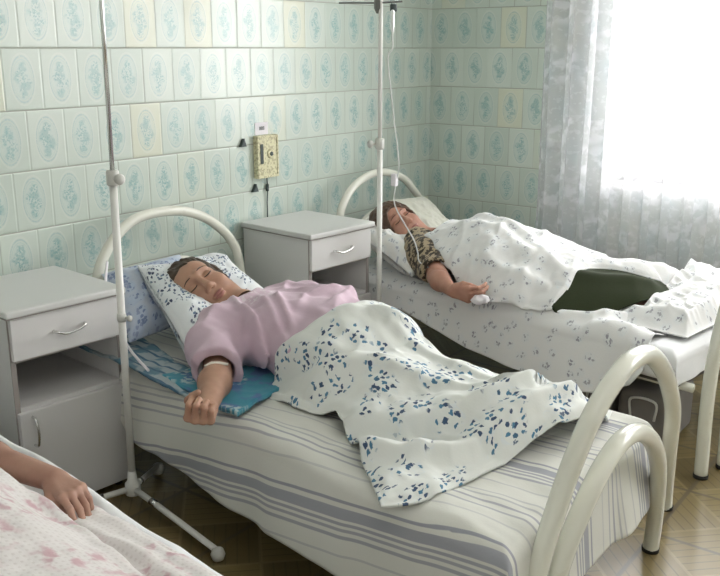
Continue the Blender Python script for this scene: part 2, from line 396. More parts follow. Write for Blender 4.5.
def bluesheet():
    k = fabric('blue_patterned_sheet', (.45, .56, .66)); v, s = k.uv(); n = k.noise(v, 16, 3); f = k.M('FRACT', k.M('MULTIPLY', s[1], 22.0))
    c = k.mix(k.step(n, .45, .58), (.42, .49, .52), (.14, .27, .35)); c = k.mix(k.step(k.M('ABSOLUTE', k.M('SUBTRACT', f, .5)), .14, .08), c, (.08, .17, .26)); k.color(c); return k.m
m_bluesh = bluesheet()
m_cream_pl = None
def ornate():
    k = NT('cream_ornate_plastic', (.78, .74, .50), .4); p = k.pos(); v = k.vec(p[0], p[1], p[2]); n = k.noise(v, 95, 2)
    k.color(k.mix(k.step(n, .5, .56), (.74, .71, .48), (.50, .46, .28))); k.bump(n, .5, .003); return k.m
m_cream_pl = ornate()
def tulle():
    k = NT('sheer_lace', (.9, .9, .9), .9, .1); v, s = k.uv()
    n = k.noise(v, 13, 3); d = k.vor(v, 6.0); lace = k.M('MULTIPLY', k.M('MULTIPLY', k.step(d, .55, .3), k.step(n, .45, .58)), 1.0)
    lace = k.M('MAXIMUM', lace, k.M('MULTIPLY', k.step(k.noise(v, 40, 2), .55, .62), .35))
    tr = k.n('ShaderNodeBsdfTransparent'); df = k.n('ShaderNodeBsdfDiffuse'); df.inputs[0].default_value = (.80, .79, .84, 1)
    tl = k.n('ShaderNodeBsdfTranslucent'); tl.inputs[0].default_value = (.80, .79, .84, 1)
    a = k.n('ShaderNodeMixShader'); a.inputs[0].default_value = .5; k.l(df.outputs[0], a.inputs[1]); k.l(tl.outputs[0], a.inputs[2])
    b = k.n('ShaderNodeMixShader'); k.l(k.M('ADD', .50, k.M('MULTIPLY', lace, .2)), b.inputs[0]); k.l(tr.outputs[0], b.inputs[1]); k.l(a.outputs[0], b.inputs[2])
    out = [x for x in k.t.nodes if x.type == 'OUTPUT_MATERIAL'][0]; k.l(b.outputs[0], out.inputs[0]); return k.m
m_tulle = tulle()
k = NT('window_glass', (1, 1, 1), .0, .5); 
def glassm():
    k = NT('pane_glass', (1, 1, 1)); tr = k.n('ShaderNodeBsdfTransparent'); gl = k.n('ShaderNodeBsdfGlossy'); gl.inputs['Roughness'].default_value = .02
    mx = k.n('ShaderNodeMixShader'); mx.inputs[0].default_value = .05; k.l(tr.outputs[0], mx.inputs[1]); k.l(gl.outputs[0], mx.inputs[2])
    out = [x for x in k.t.nodes if x.type == 'OUTPUT_MATERIAL'][0]; k.l(mx.outputs[0], out.inputs[0]); return k.m
m_glass = glassm()

# ================================================================ ROOM
RX, RY0, RY1, RZ = 4.9, -1.1, 4.2, 2.9
def struct(o): o['kind'] = 'structure'; return o
struct(box('floor', (-.2, RY0-.2, -.1), (RX+.2, RY1+.2, 0), m_lino, bev=0))
struct(box('ceiling', (-.2, RY0-.2, RZ), (RX+.2, RY1+.2, RZ+.1), m_ceil, bev=0))
struct(box('wall_left', (-.2, RY0-.2, 0), (0, RY1+.2, RZ), m_tile_h, bev=0))
struct(box('wall_right', (RX, RY0-.2, 0), (RX+.2, RY1+.2, RZ), m_plaster, bev=0))
struct(box('wall_near', (0, RY0-.2, 0), (RX, RY0, RZ), m_plaster, bev=0))
WINS = [(1.06, 2.62, .78, 2.45), (3.05, 4.45, .78, 2.45)]  # second opening is out of view, added to let in fill light
bm = bmesh.new()
xs = [0, WINS[0][0], WINS[0][1], WINS[1][0], WINS[1][1], RX]
for i in range(5):
    if i % 2 == 0: addbox(bm, (xs[i], RY1, 0), (xs[i+1], RY1+.3, RZ), 0)
    else:
        addbox(bm, (xs[i], RY1, 0), (xs[i+1], RY1+.3, .78), 0); addbox(bm, (xs[i], RY1, 2.45), (xs[i+1], RY1+.3, RZ), 0)
struct(obj('wall_far', frombm('wall_far', bm), m_tile_w))
for n, (x0, x1, z0, z1) in enumerate(WINS):
    r = bpy.data.objects.new('window_%d' % (n+1), None); COL.objects.link(r); r.location = ((x0+x1)/2, 4.4, z0); r['kind'] = 'structure'
    bm = bmesh.new(); t = .05
    addbox(bm, (x0, 4.36, z0), (x0+t, 4.44, z1)); addbox(bm, (x1-t, 4.36, z0), (x1, 4.44, z1)); addbox(bm, (x0+t, 4.36, z0), (x1-t, 4.44, z0+t)); addbox(bm, (x0+t, 4.36, z1-t), (x1-t, 4.44, z1))
    xm = (x0+x1)/2; addbox(bm, (xm-.03, 4.365, z0+t), (xm+.03, 4.435, z1-t))
    obj('window_frame', frombm('window_frame', bm), m_whitemet, r)
    box('pane', (x0+t, 4.395, z0+t), (xm-.03, 4.402, z1-t), m_glass, r, 0); box('pane', (xm+.03, 4.395, z0+t), (x1-t, 4.402, z1-t), m_glass, r, 0)
    box('window_sill', (x0-.03, 4.15, z0-.035), (x1+.03, 4.36, z0), m_whitemet, r, .008)
struct(box('baseboard_left', (0, RY0, 0), (.015, RY1, .06), m_back, bev=.004))
struct(box('baseboard_far', (0, RY1-.015, 0), (RX, RY1, .06), m_back, bev=.004))

# curtains: one continuous gathered sheer
def curtain(x0, x1, label, seed, gx):
    nu, nv = 420, 40; U = np.linspace(0, 1, nu); V = np.linspace(0, 1, nv); UU, VV = np.meshgrid(U, V, indexing='ij')
    X = x0+(x1-x0)*UU; Z = .08+(2.62-.08)*VV; a = gx(X)
    ph = 2*PI*UU*(x1-x0)/.105+1.6*vn(UU*9, UU*0+.5, 0, seed)
    Yv = 4.085+a*np.sin(ph+.6*vn(X*3, Z*.7, 0, seed+2))+.012*vn(X*8, Z*1.5, 0, seed+3)
    P = np.stack([X+.008*np.sin(ph*2), Yv, Z], -1).reshape(-1, 3)
    F = [(i*nv+j, (i+1)*nv+j, (i+1)*nv+j+1, i*nv+j+1) for i in range(nu-1) for j in range(nv-1)]
    uv = np.stack([UU*(x1-x0)*1.6, Z], -1).reshape(-1, 2)
    return tag(obj('curtain', mesh('curtain', P, F, uv=uv), m_tulle), label, 'curtain')
curtain(.70, 2.86, 'white sheer lace curtain hanging in front of the bright window', 3, lambda x: .012+.022*sstep(1.15, .85, x))
curtain(2.92, 4.6, 'white sheer lace curtain over the added second window, unseen at the right', 9, lambda x: .02+0*x)
for i, (a, b) in enumerate(((.6, 2.88), (2.9, 4.7))):
    tag(tube('curtain_rod', [(a, 4.085, 2.63), (b, 4.085, 2.63)], .011, m_whitemet), ['white curtain rod above the bright window', 'white curtain rod above the added second window, unseen at the right'][i], 'curtain rod')

# ================================================================ NIGHTSTANDS
def nightstand(loc, rz, label, group):
    r = empty('nightstand', loc, label, 'nightstand', group, rz)
    D, W, H = .41, .37, .68
    bm = bmesh.new()
    addbox(bm, (0, 0, .02), (D-.018, .016, H-.022), .001); addbox(bm, (0, W-.016, .02), (D-.018, W, H-.022), .001)
    addbox(bm, (0, .016, .02), (.012, W-.016, H-.022), 0)
    obj('carcass', frombm('carcass', bm), m_lam, r, True)
    box('front_edge', (D-.018, .0, .02), (D-.0145, .016, H-.022), m_edge, r, .0005, True)
    box('front_edge', (D-.018, W-.016, .02), (D-.0145, W, H-.022), m_edge, r, .0005, True)
    box('top', (-.004, -.012, H-.022), (D+.012, W+.012, H), m_lamtop, r, .006, True, 3)
    box('top_underside', (0, -.010, H-.0255), (D+.008, W+.010, H-.022), m_edge, r, 0, True)
    box('shelf', (.012, .016, .358), (D-.02, W-.016, .374), m_lam, r, .001, True)
    box('inner_back', (.012, .016, .374), (.018, W-.016, .52), m_back, r, 0, True)
    box('bottom_panel', (.012, .016, .045), (D-.03, W-.016, .061), m_lam, r, .001, True)
    box('drawer_underside', (.012, .016, .515), (D-.02, W-.016, .524), m_back, r, 0, True)
    d = box('drawer', (D-.018, .004, .525), (D, W-.004, H-.028), m_lam, r, .002, True)
    yc = W/2
    hp = catmull([(D, yc-.052, .589), (D+.018, yc-.045, .588), (D+.024, yc-.02, .581), (D+.024, yc+.02, .586), (D+.018, yc+.045, .594), (D, yc+.052, .592)], 6)
    tube('drawer_handle', hp, [.0055-.0018*math.sin(PI*i/(len(hp)-1)) for i in range(len(hp))], m_chrome, d, 10, True)
    dr = box('door', (D-.018, .004, .03), (D, W-.004, .362), m_lam, r, .002, True)
    hp = catmull([(D, .042, .345), (D+.02, .042, .34), (D+.028, .043, .30), (D+.022, .042, .26), (D, .042, .255)], 6)
    tube('door_handle', hp, .004, m_chrome, dr, 10, True)
    for x in (.03, D-.05):
        for y in (.03, W-.03): 
            V, F = tube_data([(x, y, 0), (x, y, .021)], .014, 12); obj('foot', mesh('foot', V, F), m_black, r, True)
    return r
nightstand((.035, 1.362, 0), math.radians(-5), 'white nightstand at the left edge, beside the pole of the nearer drip stand', 'white bedside nightstands')
nightstand((.02, 2.705, 0), math.radians(-4.5), 'white nightstand between the two patients, under the cream wall panel', 'white bedside nightstands')

# ================================================================ BEDS
class Bed:
    def __init__(s, hx, hy, fx, fy):
        s.o = np.array([hx, hy]); d = np.array([fx-hx, fy-hy]); s.d = d/np.linalg.norm(d); s.n = np.array([-s.d[1], s.d[0]])
    def __call__(s, u, v, z):
        u = np.asarray(u, float); v = np.asarray(v, float)
        return np.stack([s.o[0]+u*s.d[0]+v*s.n[0], s.o[1]+u*s.d[1]+v*s.n[1], np.zeros_like(u)+z], -1)
    def inv(s, P):
        q = P[:, :2]-s.o; return q@s.d, q@s.n
b2 = Bed(.15, 2.13, 1.95, 1.90); b3 = Bed(.15, 3.56, 1.95, 3.30)
class Shear:                             # a bed whose ends stay square to the head wall
    def __init__(s, x0, y0, x1, y1): s.x0 = x0; s.y0 = y0; s.k = (y1-y0)/(x1-x0)
    def __call__(s, u, v, z):
        u = np.asarray(u, float); v = np.asarray(v, float); return np.stack([s.x0+u, s.y0+s.k*u+v, np.zeros_like(u)+z], -1)
mb2 = Shear(.15, 2.155, 1.95, 1.865); mb1 = Shear(.15, .75, 1.95, .61)

def rbox(name, B, u0, u1, v0, v1, z0, z1, m, parent, rr=.05, sag=None):
    n = 40; V = []; 
    bm = bmesh.new(); addbox(bm, (u0, v0, z0), (u1, v1, z1), rr, 4); 
    for v in bm.verts:
        p = B(v.co.x, v.co.y, v.co.z); v.co = Vector(p.tolist())
    return obj(name, frombm(name, bm, True), m, parent)
def bed(B, MB, label, headpts, head_in, footpts, foot_in, root, head_r=.019, foot_r=.0225, base_v=.40, feet=()):
    r = empty('hospital_bed', (float(root[0]), float(root[1]), 0), label, 'bed', 'white tube-framed hospital beds')
    for nm, pts, rad in (('headboard_arch', headpts, head_r), ('headboard_inner_arch', head_in, head_r*.9), ('footboard_arch', footpts, foot_r), ('footboard_inner_arch', foot_in, foot_r)):
        a = tube(nm, catmull(pts, 10), rad, m_enam, r, 20)
        for p in (pts[0], pts[-1]):
            lathe('rubber_foot', [(rad*1.08, 0), (rad*1.12, .012), (rad*1.0, .014)], (p[0], p[1], 0), m_black, a)
    for s in (-1, 1):
        a = MB(.05, s*(base_v-.04), .275); b = MB(1.80, s*(base_v-.06), .275)
        tube('side_rail', [a, b], .016, m_enam, r, 10)
    bm = bmesh.new(); addbox(bm, (.06, -base_v+.03, .275), (1.76, base_v-.04, .292), .004)
    for v in bm.verts: v.co = Vector(MB(v.co.x, v.co.y, v.co.z).tolist())
    obj('spring_base', frombm('spring_base', bm), m_spring, r)
    return r
arch_h2 = [(.145, 1.84, 0), (.142, 1.842, .3), (.138, 1.852, .56), (.138, 1.868, .649), (.133, 1.912, .712), (.129, 1.962, .757), (.127, 2.023, .793), (.125, 2.094, .809), (.125, 2.189, .810), (.126, 2.286, .796), (.129, 2.385, .757), (.134, 2.471, .694), (.139, 2.52, .635), (.142, 2.545, .579), (.145, 2.56, .45), (.145, 2.565, .2), (.145, 2.565, 0)]
arch_h2i = [(.11, 1.95, 0), (.11, 1.95, .35), (.108, 1.99, .52), (.106, 2.08, .592), (.106, 2.20, .61), (.106, 2.32, .592), (.108, 2.42, .52), (.11, 2.46, .35), (.11, 2.46, 0)]
arch_f2 = [(2.0, 1.50, 0), (2.0, 1.50, .15), (2.0, 1.535, .33), (2.014, 1.60, .493), (2.035, 1.645, .615), (2.047, 1.693, .680), (2.057, 1.755, .723), (2.06, 1.836, .739), (2.056, 1.961, .714), (2.039, 2.119, .627), (2.02, 2.254, .527), (1.999, 2.371, .416), (1.97, 2.47, .264), (1.94, 2.575, .075), (1.935, 2.60, 0)]
arch_f2i = [(2.0, 1.52, 0), (2.01, 1.54, .18), (2.025, 1.585, .324), (2.035, 1.625, .405), (2.048, 1.68, .487), (2.055, 1.741, .533), (2.058, 1.825, .554), (2.054, 1.945, .526), (2.041, 2.09, .439), (2.024, 2.208, .312), (1.997, 2.306, .121), (1.985, 2.331, 0)]
bed2 = bed(b2, mb2, 'cream tube-framed hospital bed in the middle, holding the patient in pink', arch_h2, arch_h2i, arch_f2, arch_f2i, (1.0, 2.0))
dh = 1.405
arch_h3 = [(.145, 3.215, 0), (.142, 3.217, .3), (.138, 3.225, .57), (.136, 3.243, .675), (.129, 3.34, .762), (.126, 3.477, .805), (.126, 3.617, .803), (.129, 3.759, .757), (.135, 3.844, .690), (.142, 3.932, .600), (.145, 3.98, .50), (.145, 4.0, .3), (.145, 4.0, 0)]
arch_h3i = [(x, y+dh, z) for x, y, z in arch_h2i]
arch_f3 = [(1.96, 2.88, 0), (1.955, 2.885, .3), (1.965, 2.90, .5), (1.98, 2.96, .66), (1.995, 3.07, .75), (2.0, 3.22, .77), (1.995, 3.37, .74), (1.98, 3.50, .65), (1.965, 3.62, .5), (1.96, 3.70, .3), (1.96, 3.74, 0)]
arch_f3i = [(2.0, 3.0, 0), (2.0, 3.0, .25), (2.01, 3.06, .42), (2.02, 3.2, .52), (2.02, 3.32, .535), (2.02, 3.46, .51), (2.01, 3.58, .42), (2.0, 3.64, .25), (2.0, 3.64, 0)]
bed3 = bed(b3, b3, 'cream tube-framed hospital bed in the far corner by the window', arch_h3, arch_h3i, arch_f3, arch_f3i, (1.0, 3.4))
d1 = -1.46
bed1 = bed(mb1, mb1, 'hospital bed at the lower left corner under the pink printed blanket', [(x, y+d1, z) for x, y, z in arch_h2], [(x, y+d1, z) for x, y, z in arch_h2i], [(x+.01, y-2.64, z*.80) for x, y, z in arch_f3], [(x, y-2.66, z*.9) for x, y, z in arch_f3i], (1.0, .6))

def mattress(B, v0, v1, label, seed, u1=1.80, z1=.412):
    bm = bmesh.new(); addbox(bm, (.05, v0, .293), (u1, v1, z1), .045, 5)
    bmesh.ops.subdivide_edges(bm, edges=[e for e in bm.edges if e.calc_length() > .3], cuts=20, use_grid_fill=True)
    for v in bm.verts: v.co = Vector(B(v.co.x, v.co.y, v.co.z).tolist())
    return tag(obj('mattress', frombm('mattress', bm, True), m_ticking), label, 'mattress')
mattress(mb2, -.41, .41, 'mattress under the grey-striped sheet on the middle bed', 1)
mattress(b3, -.42, .42, 'white mattress on the far bed by the window', 2, 1.75)
mattress(mb1, -.41, .41, 'mattress under the pink printed blanket at the lower left', 3)

def grid_mesh(name, P, uv, m, parent=None, thick=.004, sub=0):
    nu, nv = P.shape[:2]
    F = [(i*nv+j, (i+1)*nv+j, (i+1)*nv+j+1, i*nv+j+1) for i in range(nu-1) for j in range(nv-1)]
    me = mesh(name, P.reshape(-1, 3), F, uv=uv.reshape(-1, 2)); o = obj(name, me, m, parent)
    if thick:
        md = o.modifiers.new('thick', 'SOLIDIFY'); md.thickness = thick; md.offset = -1
    return o
def hang(c, lo, hi, r):
    """cloth coordinate -> (position, drop, outward excess) across two rounded edges"""
    e = np.where(c < lo+r, lo+r-c, np.where(c > hi-r, c-(hi-r), 0)); sg = np.where(c < lo+r, -1., 1.)
    a = np.minimum(e/r, PI/2); p = np.where(e > 0, np.where(sg < 0, lo+r, hi-r)+sg*r*np.sin(a), c)
    return p, r*(1-np.cos(a))+np.maximum(0, e-r*PI/2), np.maximum(0, e-r*PI/2), sg
def sheet(name, B, ru, rv, lim_u, lim_v, ztop, m, label, cat, seed, uvfn=None, wr=.004, nu=260, nv=150, hem=None, topfn=None, r=.045, flare=.10):
    a = np.linspace(ru[0], ru[1], nu); b = np.linspace(0, 1, nv); A, T = np.meshgrid(a, b, indexing='ij')
    lo = rv[0](A) if callable(rv[0]) else rv[0]+0*A; hi = rv[1](A) if callable(rv[1]) else rv[1]+0*A
    Bc = lo+(hi-lo)*T
    pu, du, eu, su = hang(A, lim_u[0], lim_u[1], r); pv, dv, ev, sv = hang(Bc, lim_v[0], lim_v[1], r)
    drop = np.maximum(du, dv)+.25*np.minimum(du, dv)
    ru_ = fbm(A*7, Bc*2.2, 0, seed)*wr; fold = vn(A*9, Bc*1.2+7, 0, seed+5)
    pv = pv+sv*ev*(flare+.10*fold); pu = pu+su*eu*(flare+.10*vn(Bc*9, A, 0, seed+6))
    Z = ztop-drop+ru_*np.where(drop > .02, .4, 1)
    if topfn is not None: Z = Z+topfn(A, Bc)*np.exp(-drop*25)
    P = B(pu, pv, Z)
    uv = np.stack([A, Bc], -1) if uvfn is None else uvfn(A, Bc, P)
    return tag(grid_mesh(name, P, uv, m, None, .003), label, cat)
def uv_s(A, Bc, P):
    W = mb2(A, Bc, 0); return np.stack([W[..., 0], W[..., 1]], -1)
def wr2(A, Bc):
    return .010*ridge(A*2.2+Bc*3, Bc*6-A*1.2, 0, 31)*sstep(.5, -.2, Bc)*.6+.004*fbm(A*5, Bc*12, 0, 8)
sheet('striped_sheet', mb2, (.03, 2.05), (lambda a: -.47-.165*sstep(.15, .4, a)-.04*sstep(.3, 1.6, a)+.012*np.sin(a*6), .60), (.0, 1.835), (-.425, .425), .422, m_stripe, 'off-white sheet with grey stripes covering the middle bed', 'bed sheet', 11, uv_s, topfn=wr2)
sheet('white_sheet', mb1, (.03, 1.95), (-.60, .56), (0, 1.80), (-.43, .43), .424, m_ticking, 'white sheet hanging along the edge of the lower left bed', 'bed sheet', 12, nu=200, nv=140, topfn=lambda a, b: .045*np.exp(-((b-.39)/.035)**2)*sstep(1.25, .9, a)+.006*ridge(a*5, b*14, 0, 161))

# ---- pillows : bilinear quad with superellipse thickness
def pillow(B, q, thick, m, label, seed, dent=None, group=None, name='pillow', uvs=1.0):
    n = 60; a = np.linspace(-1, 1, n); A, T = np.meshgrid(a, a, indexing='ij'); q = [np.array(x, float) for x in q]
    sA = (A+1)/2; sT = (T+1)/2
    # pinch sides so that the corners stay pointed
    def mid(A_, T_):
        x = A_*(1-.07*(1-T_**2)**1)*1.0; y = T_*(1-.07*(1-A_**2)); x = (x+1)/2; y = (y+1)/2
        return sum(w_[..., None]*p for w_, p in zip(((1-x)*(1-y), (1-x)*y, x*y, x*(1-y)), q))
    C_ = mid(A, T); prof = np.clip((1-np.abs(A)**3.2)*(1-np.abs(T)**3.2), 0, 1)**.55
    C_ = B(C_[..., 0], C_[..., 1], C_[..., 2])
    N = np.cross(np.gradient(C_, axis=0), np.gradient(C_, axis=1)); N /= np.linalg.norm(N, axis=-1)[..., None]; N = np.where(N[..., 2:3] < 0, -N, N)
    wk = .010*ridge(A*2.3, T*2.3, 0, seed)*(1-prof*.4)+.005*fbm(A*5, T*5, 0, seed+1)
    top = C_+N*((thick/2)*prof+wk*prof)[..., None]; bot = C_-N*((thick/2)*prof*.85)[..., None]
    if dent is not None:
        c, rad, dep = dent; c = np.array(c)
        dd = np.linalg.norm(top-c, axis=-1); top = top-N*(dep*np.exp(-(dd/rad)**2))[..., None]
    bot[..., 2] = np.maximum(bot[..., 2], .432); top[..., 2] = np.maximum(top[..., 2], .436)
    V = np.concatenate([top.reshape(-1, 3), bot.reshape(-1, 3)]); F = []
    for i in range(n-1):
        for j in range(n-1):
            k0 = i*n+j; F.append((k0, k0+n, k0+n+1, k0+1)); F.append(tuple(x+n*n for x in (k0, k0+1, k0+n+1, k0+n)))
    for i in range(n-1):
        for s, t in (((i, 0), (i+1, 0)), ((i+1, n-1), (i, n-1)), ((0, i+1), (0, i)), ((n-1, i), (n-1, i+1))):
            p, r_ = s[0]*n+s[1], t[0]*n+t[1]; F.append((p, r_, r_+n*n, p+n*n)[::-1])
    uv = np.stack([sA*.55, sT*.65], -1).reshape(-1, 2)*uvs; uv = np.concatenate([uv, uv+.3])
    o = obj(name, mesh(name, V, F, uv=uv), m); return tag(o, label, 'pillow', group)

# ---- heads and hands
class Head:
    def __init__(s, c, up, fw, sc, neck):
        s.c = np.array(c, float); s.f = nz(fw); up = np.array(up, float); s.u = nz(up-s.f*(up@s.f)); s.r = np.cross(s.u, s.f); s.sc = sc
        s.R = np.stack([s.r, s.u, s.f]); s.neck = np.array(neck, float)
    def L(s, P): return (P-s.c)@s.R.T/s.sc
    def W(s, p): return s.c+(np.array(p, float)*s.sc)@s.R
    def sdf(s, P, fat=1.0):
        Q = s.L(P); d = ell(Q, (0, .035, -.03), (.074, .085, .092))
        d = smin(d, ell(Q, (0, -.015, .022), (.062*fat, .085, .062)), .03)
        d = smin(d, ell(Q, (0, -.088, .048), (.026*fat, .022, .024)), .035)
        d = smin(d, ell(Q, (0, .055, .035), (.055, .035, .04)), .03)
        for e in (-1, 1):
            d = smin(d, ell(Q, (e*.037, -.028, .058), (.024*fat, .026, .020)), .022)
            d = smin(d, ell(Q, (e*.045, -.065, .015), (.026*fat, .035, .035)), .03)
            d = smin(d, cap(Q, (e*.012, .030, .083), (e*.045, .030, .066), .009, .007), .014)
            d = smax(d, -ell(Q, (e*.031, .009, .104), (.020, .014, .022)), .016)
            d = smin(d, ell(Q, (e*.031, .006, .070), (.0165, .0115, .0135)), .005)
            d = smin(d, ell(Q, (e*.0115, -.034, .091), (.008, .0065, .010)), .007)
            d = smin(d, ell(Q, (e*.079, -.004, -.012), (.008, .028, .017)), .008)
            d = smax(d, -ell(Q, (e*.007, -.041, .101), (.0035, .003, .005)), .003)
        d = smin(d, cap(Q, (0, .020, .080), (0, -.028, .103), .007, .0105), .012)
        d = smin(d, ell(Q, (0, -.0615, .083), (.023, .006, .009)), .005)
        d = smin(d, ell(Q, (0, -.0700, .081), (.020, .0065, .009)), .005)
        d = smax(d, -cap(Q, (-.024, -.0665, .092), (.024, -.0665, .092), .0035), .004)
        d = d*s.sc
        return smin(d, cap(P, s.W((0, -.05, -.025)), s.neck, .052*s.sc, .058*s.sc), .025)
    def hair(s, P, puff=.012, low=-.05):
        Q = s.L(P); nse = .006*vn(Q[:, 0]*30, Q[:, 1]*30, Q[:, 2]*30, 4)+.004*vn(Q[:, 0]*90, Q[:, 1]*60, Q[:, 2]*60, 5)
        d = ell(Q, (0, .036, -.032), (.074+puff, .086+puff, .094+puff))+nse
        for e in (-1, 1): d = smin(d, ell(Q, (e*.066, -.02, -.02), (.018, .06, .035))+nse, .02)
        face = ell(Q, (0, -.034, .085), (.066, .108, .100))
        d = smax(d, -face, .008); d = smax(d, low-Q[:, 1]-.0, .02)
        return d*s.sc
    def extras(s, parent, m_hair, lipw=.019):
        def surf(x, y, z0, z1=.13):      # walk in from the front to the skin
            lo, hi = z0, z1
            for _ in range(24):
                md = (lo+hi)/2
                if s.sdf(s.W((x, y, md))[None])[0] < 0: lo = md
                else: hi = md
            return s.W((x, y, lo))
        lash = []; brow = []
        for e in (-1, 1):
            pts = [surf(e*(.031+t*.015), .0015+.0035*t*t, .04) for t in np.linspace(-1, 1, 9)]
            lash.append((pts, [.0014*s.sc+.0007*s.sc*math.sin(PI*i/8) for i in range(9)]))
            pts = [surf(e*(.015+t*.029), .032+.005*math.sin(PI*t*.8)-.004*t, .03) for t in np.linspace(0, 1, 10)]
            brow.append((pts, [.0021*s.sc*math.sin(PI*(.15+.75*i/9)) for i in range(10)]))
        for q in lash: tubes('eyelash_line', [q], m_hair, parent, 6)
        for q in brow: tubes('eyebrow', [q], m_hair, parent, 8)
        V = []; F = []
        for yy, hh, cup in ((-.0612, .0052, 1), (-.0715, .0062, 0)):
            ts = np.linspace(-1, 1, 15); o = len(V); kk = 5
            for t in ts:
                for j in range(kk):
                    f = j/(kk-1)*2-1; hgt = hh*(1-t*t)**.6; x = t*lipw; y = yy+f*hgt-(.0015*(1-abs(t))**4 if cup and f > 0 else 0)+.001*t*t
                    y = yy+(y-yy)
                    V.append(surf(x, y, .03)+s.f*.0009*s.sc)
            for i in range(14):
                for j in range(kk-1): F.append((o+i*kk+j, o+(i+1)*kk+j, o+(i+1)*kk+j+1, o+i*kk+j+1))
        obj('lips', mesh('lips', V, F), m_lips, parent)

def hand_sdf(W_, d, n, s, curl, sc=1.0, tcurl=.5, spread=.0, tdir=(.55, .75, .25)):
    """W_ wrist, d forward, n palm side, s thumb side. Returns list of (a,b,ra,rb,k)"""
    d = nz(d); n = nz(np.array(n)-d*(np.array(n)@d)); s_ = np.cross(d, n); s_ = s_ if s_@np.array(s) > 0 else -s_
    W_ = np.array(W_, float); out = []
    offs = [.030, .010, -.010, -.028]; L = [(.042, .026, .021), (.046, .029, .022), (.043, .027, .021), (.034, .021, .019)]; fl = [.088, .092, .086, .076]
    for i in range(4):
        kn = W_+sc*(d*fl[i]+s_*offs[i]); out.append((W_+sc*(d*.012+s_*offs[i]*.55), kn, .0145*sc, .0115*sc, .012))
        p = kn; ang = 0; c = curl[i] if hasattr(curl, '__len__') else curl
        cs = c if hasattr(c, '__len__') else (c, c*1.1, c*.8)
        sp = (i-1.2)*-spread
        for j in range(3):
            ang += cs[j]; dd = d*math.cos(ang)+n*math.sin(ang)+s_*sp; q = p+dd*L[i][j]*sc
            out.append((p, q, (.0095-.0009*j)*sc, (.0088-.0010*j)*sc, .004)); p = q
    b = W_+sc*(d*.020+s_*.022+n*.006); t1 = nz(d*tdir[0]+s_*tdir[1]+n*tdir[2]); k1 = b+t1*.036*sc
    out.append((b, k1, .016*sc, .0115*sc, .012)); ax = nz(d*.9+n*tcurl*1.2-s_*tcurl*.6); k2 = k1+ax*.032*sc; out.append((k1, k2, .0112*sc, .0100*sc, .004))
    ax2 = nz(d*.7+n*tcurl*1.6-s_*tcurl*1.4); out.append((k2, k2+ax2*.026*sc, .0100*sc, .0082*sc, .003))
    return out
def arm_mesh(elbow, wrist, rad_e, rad_w, parts, h=.0028, extra=None):
    elbow = np.array(elbow, float); wrist = np.array(wrist, float)
    pts = np.array([elbow, wrist]+[p[1] for p in parts]); lo = pts.min(0)-rad_e-.015; hi = pts.max(0)+rad_e+.015
    mid = elbow+(wrist-elbow)*.3
    def fn(P):
        d = smin(cap(P, elbow, mid, rad_e, rad_e*1.0), cap(P, mid, wrist, rad_e*1.0, rad_w), .03)
        if extra is not None: d = smin(d, extra(P), .02)
        fg = None
        for a, b, ra, rb, k in parts:
            c = cap(P, a, b, ra, rb)
            if k > .008: d = smin(d, c, k)
            else: fg = c if fg is None else smin(fg, c, .0025)
        if fg is not None: d = smin(d, fg, .006)
        return d
    return nets(fn, lo, hi, h)

# ================================================================ PATIENT IN PINK (middle bed)
def w2(u, v, z): return b2(u, v, z)
H2 = Head(w2(.315, -.005, .615)-.010*np.array(RT)-.040*np.array(UP)-.055*np.array(FW), (-.76*np.array(RT)+.62*np.array(UP)), (-np.array(FW)+.50*V3(0, 0, 1)+.10*np.array(RT)), 1.12, w2(.50, -.01, .555))
person2 = empty('person', (float(w2(1.0, 0, 0)[0]), float(w2(1.0, 0, 0)[1]), .43), 'sleeping person in a pink T-shirt lying on the middle bed, fist resting on the sheet', 'person', 'patients in the beds')
el2, wr2_ = w2(.785, -.330, .482), w2(.945, -.482, .468)
sh2 = w2(.60, -.19, .555)
def torso2(P, g=0.0):
    c = b2.inv(P); Q = np.stack([c[0], c[1], P[:, 2]], 1)
    d = ell(Q, (.70, .02, .52), (.25+g, .215+g, .100+g)); d = smin(d, ell(Q, (.96, .01, .52), (.25+g, .195+g, .122+g)), .07)
    d = smin(d, cap(Q, (.61, -.185, .555), (.61, .17, .565), .053+g), .06)
    d = smin(d, ell(Q, (.76, -.08, .585), (.09+g, .085+g, .05+g)), .05); d = smin(d, ell(Q, (.75, .11, .590), (.09+g, .08+g, .05+g)), .05)
    return d
def body2(P):
    c = b2.inv(P); Q = np.stack([c[0], c[1], P[:, 2]], 1); d = torso2(P, -.012)
    d = smin(d, cap(Q, (.59, -.19, .55), (.765, -.315, .488), .048, .042), .04); d = smin(d, cap(Q, (.60, .19, .56), (.86, .25, .49), .046, .04), .04); d = smin(d, cap(Q, (.86, .25, .49), (1.08, .17, .52), .036, .028), .03)
    for v0, v1 in ((-.09, -.0), (.09, .12)):
        d = smin(d, cap(Q, (1.12, v0, .50), (1.40, v0*.8+.01, .478), .062, .036), .05); d = smin(d, cap(Q, (1.40, v0*.8+.01, .478), (1.58, v1, .455), .034, .020), .03)
        d = smin(d, cap(Q, (1.58, v1, .455), (1.59, v1+.01, .475), .020, .016), .02)
    return smax(d, .438-P[:, 2], .01)
lo = w2(.5, -.2, .43); 
Vb, Fb = nets(body2, (.40, 1.45, .42), (1.98, 2.62, .76), .011)
Vh, Fh = nets(lambda P: H2.sdf(P, 1.10), H2.c-.17, H2.c+.17, .0028)
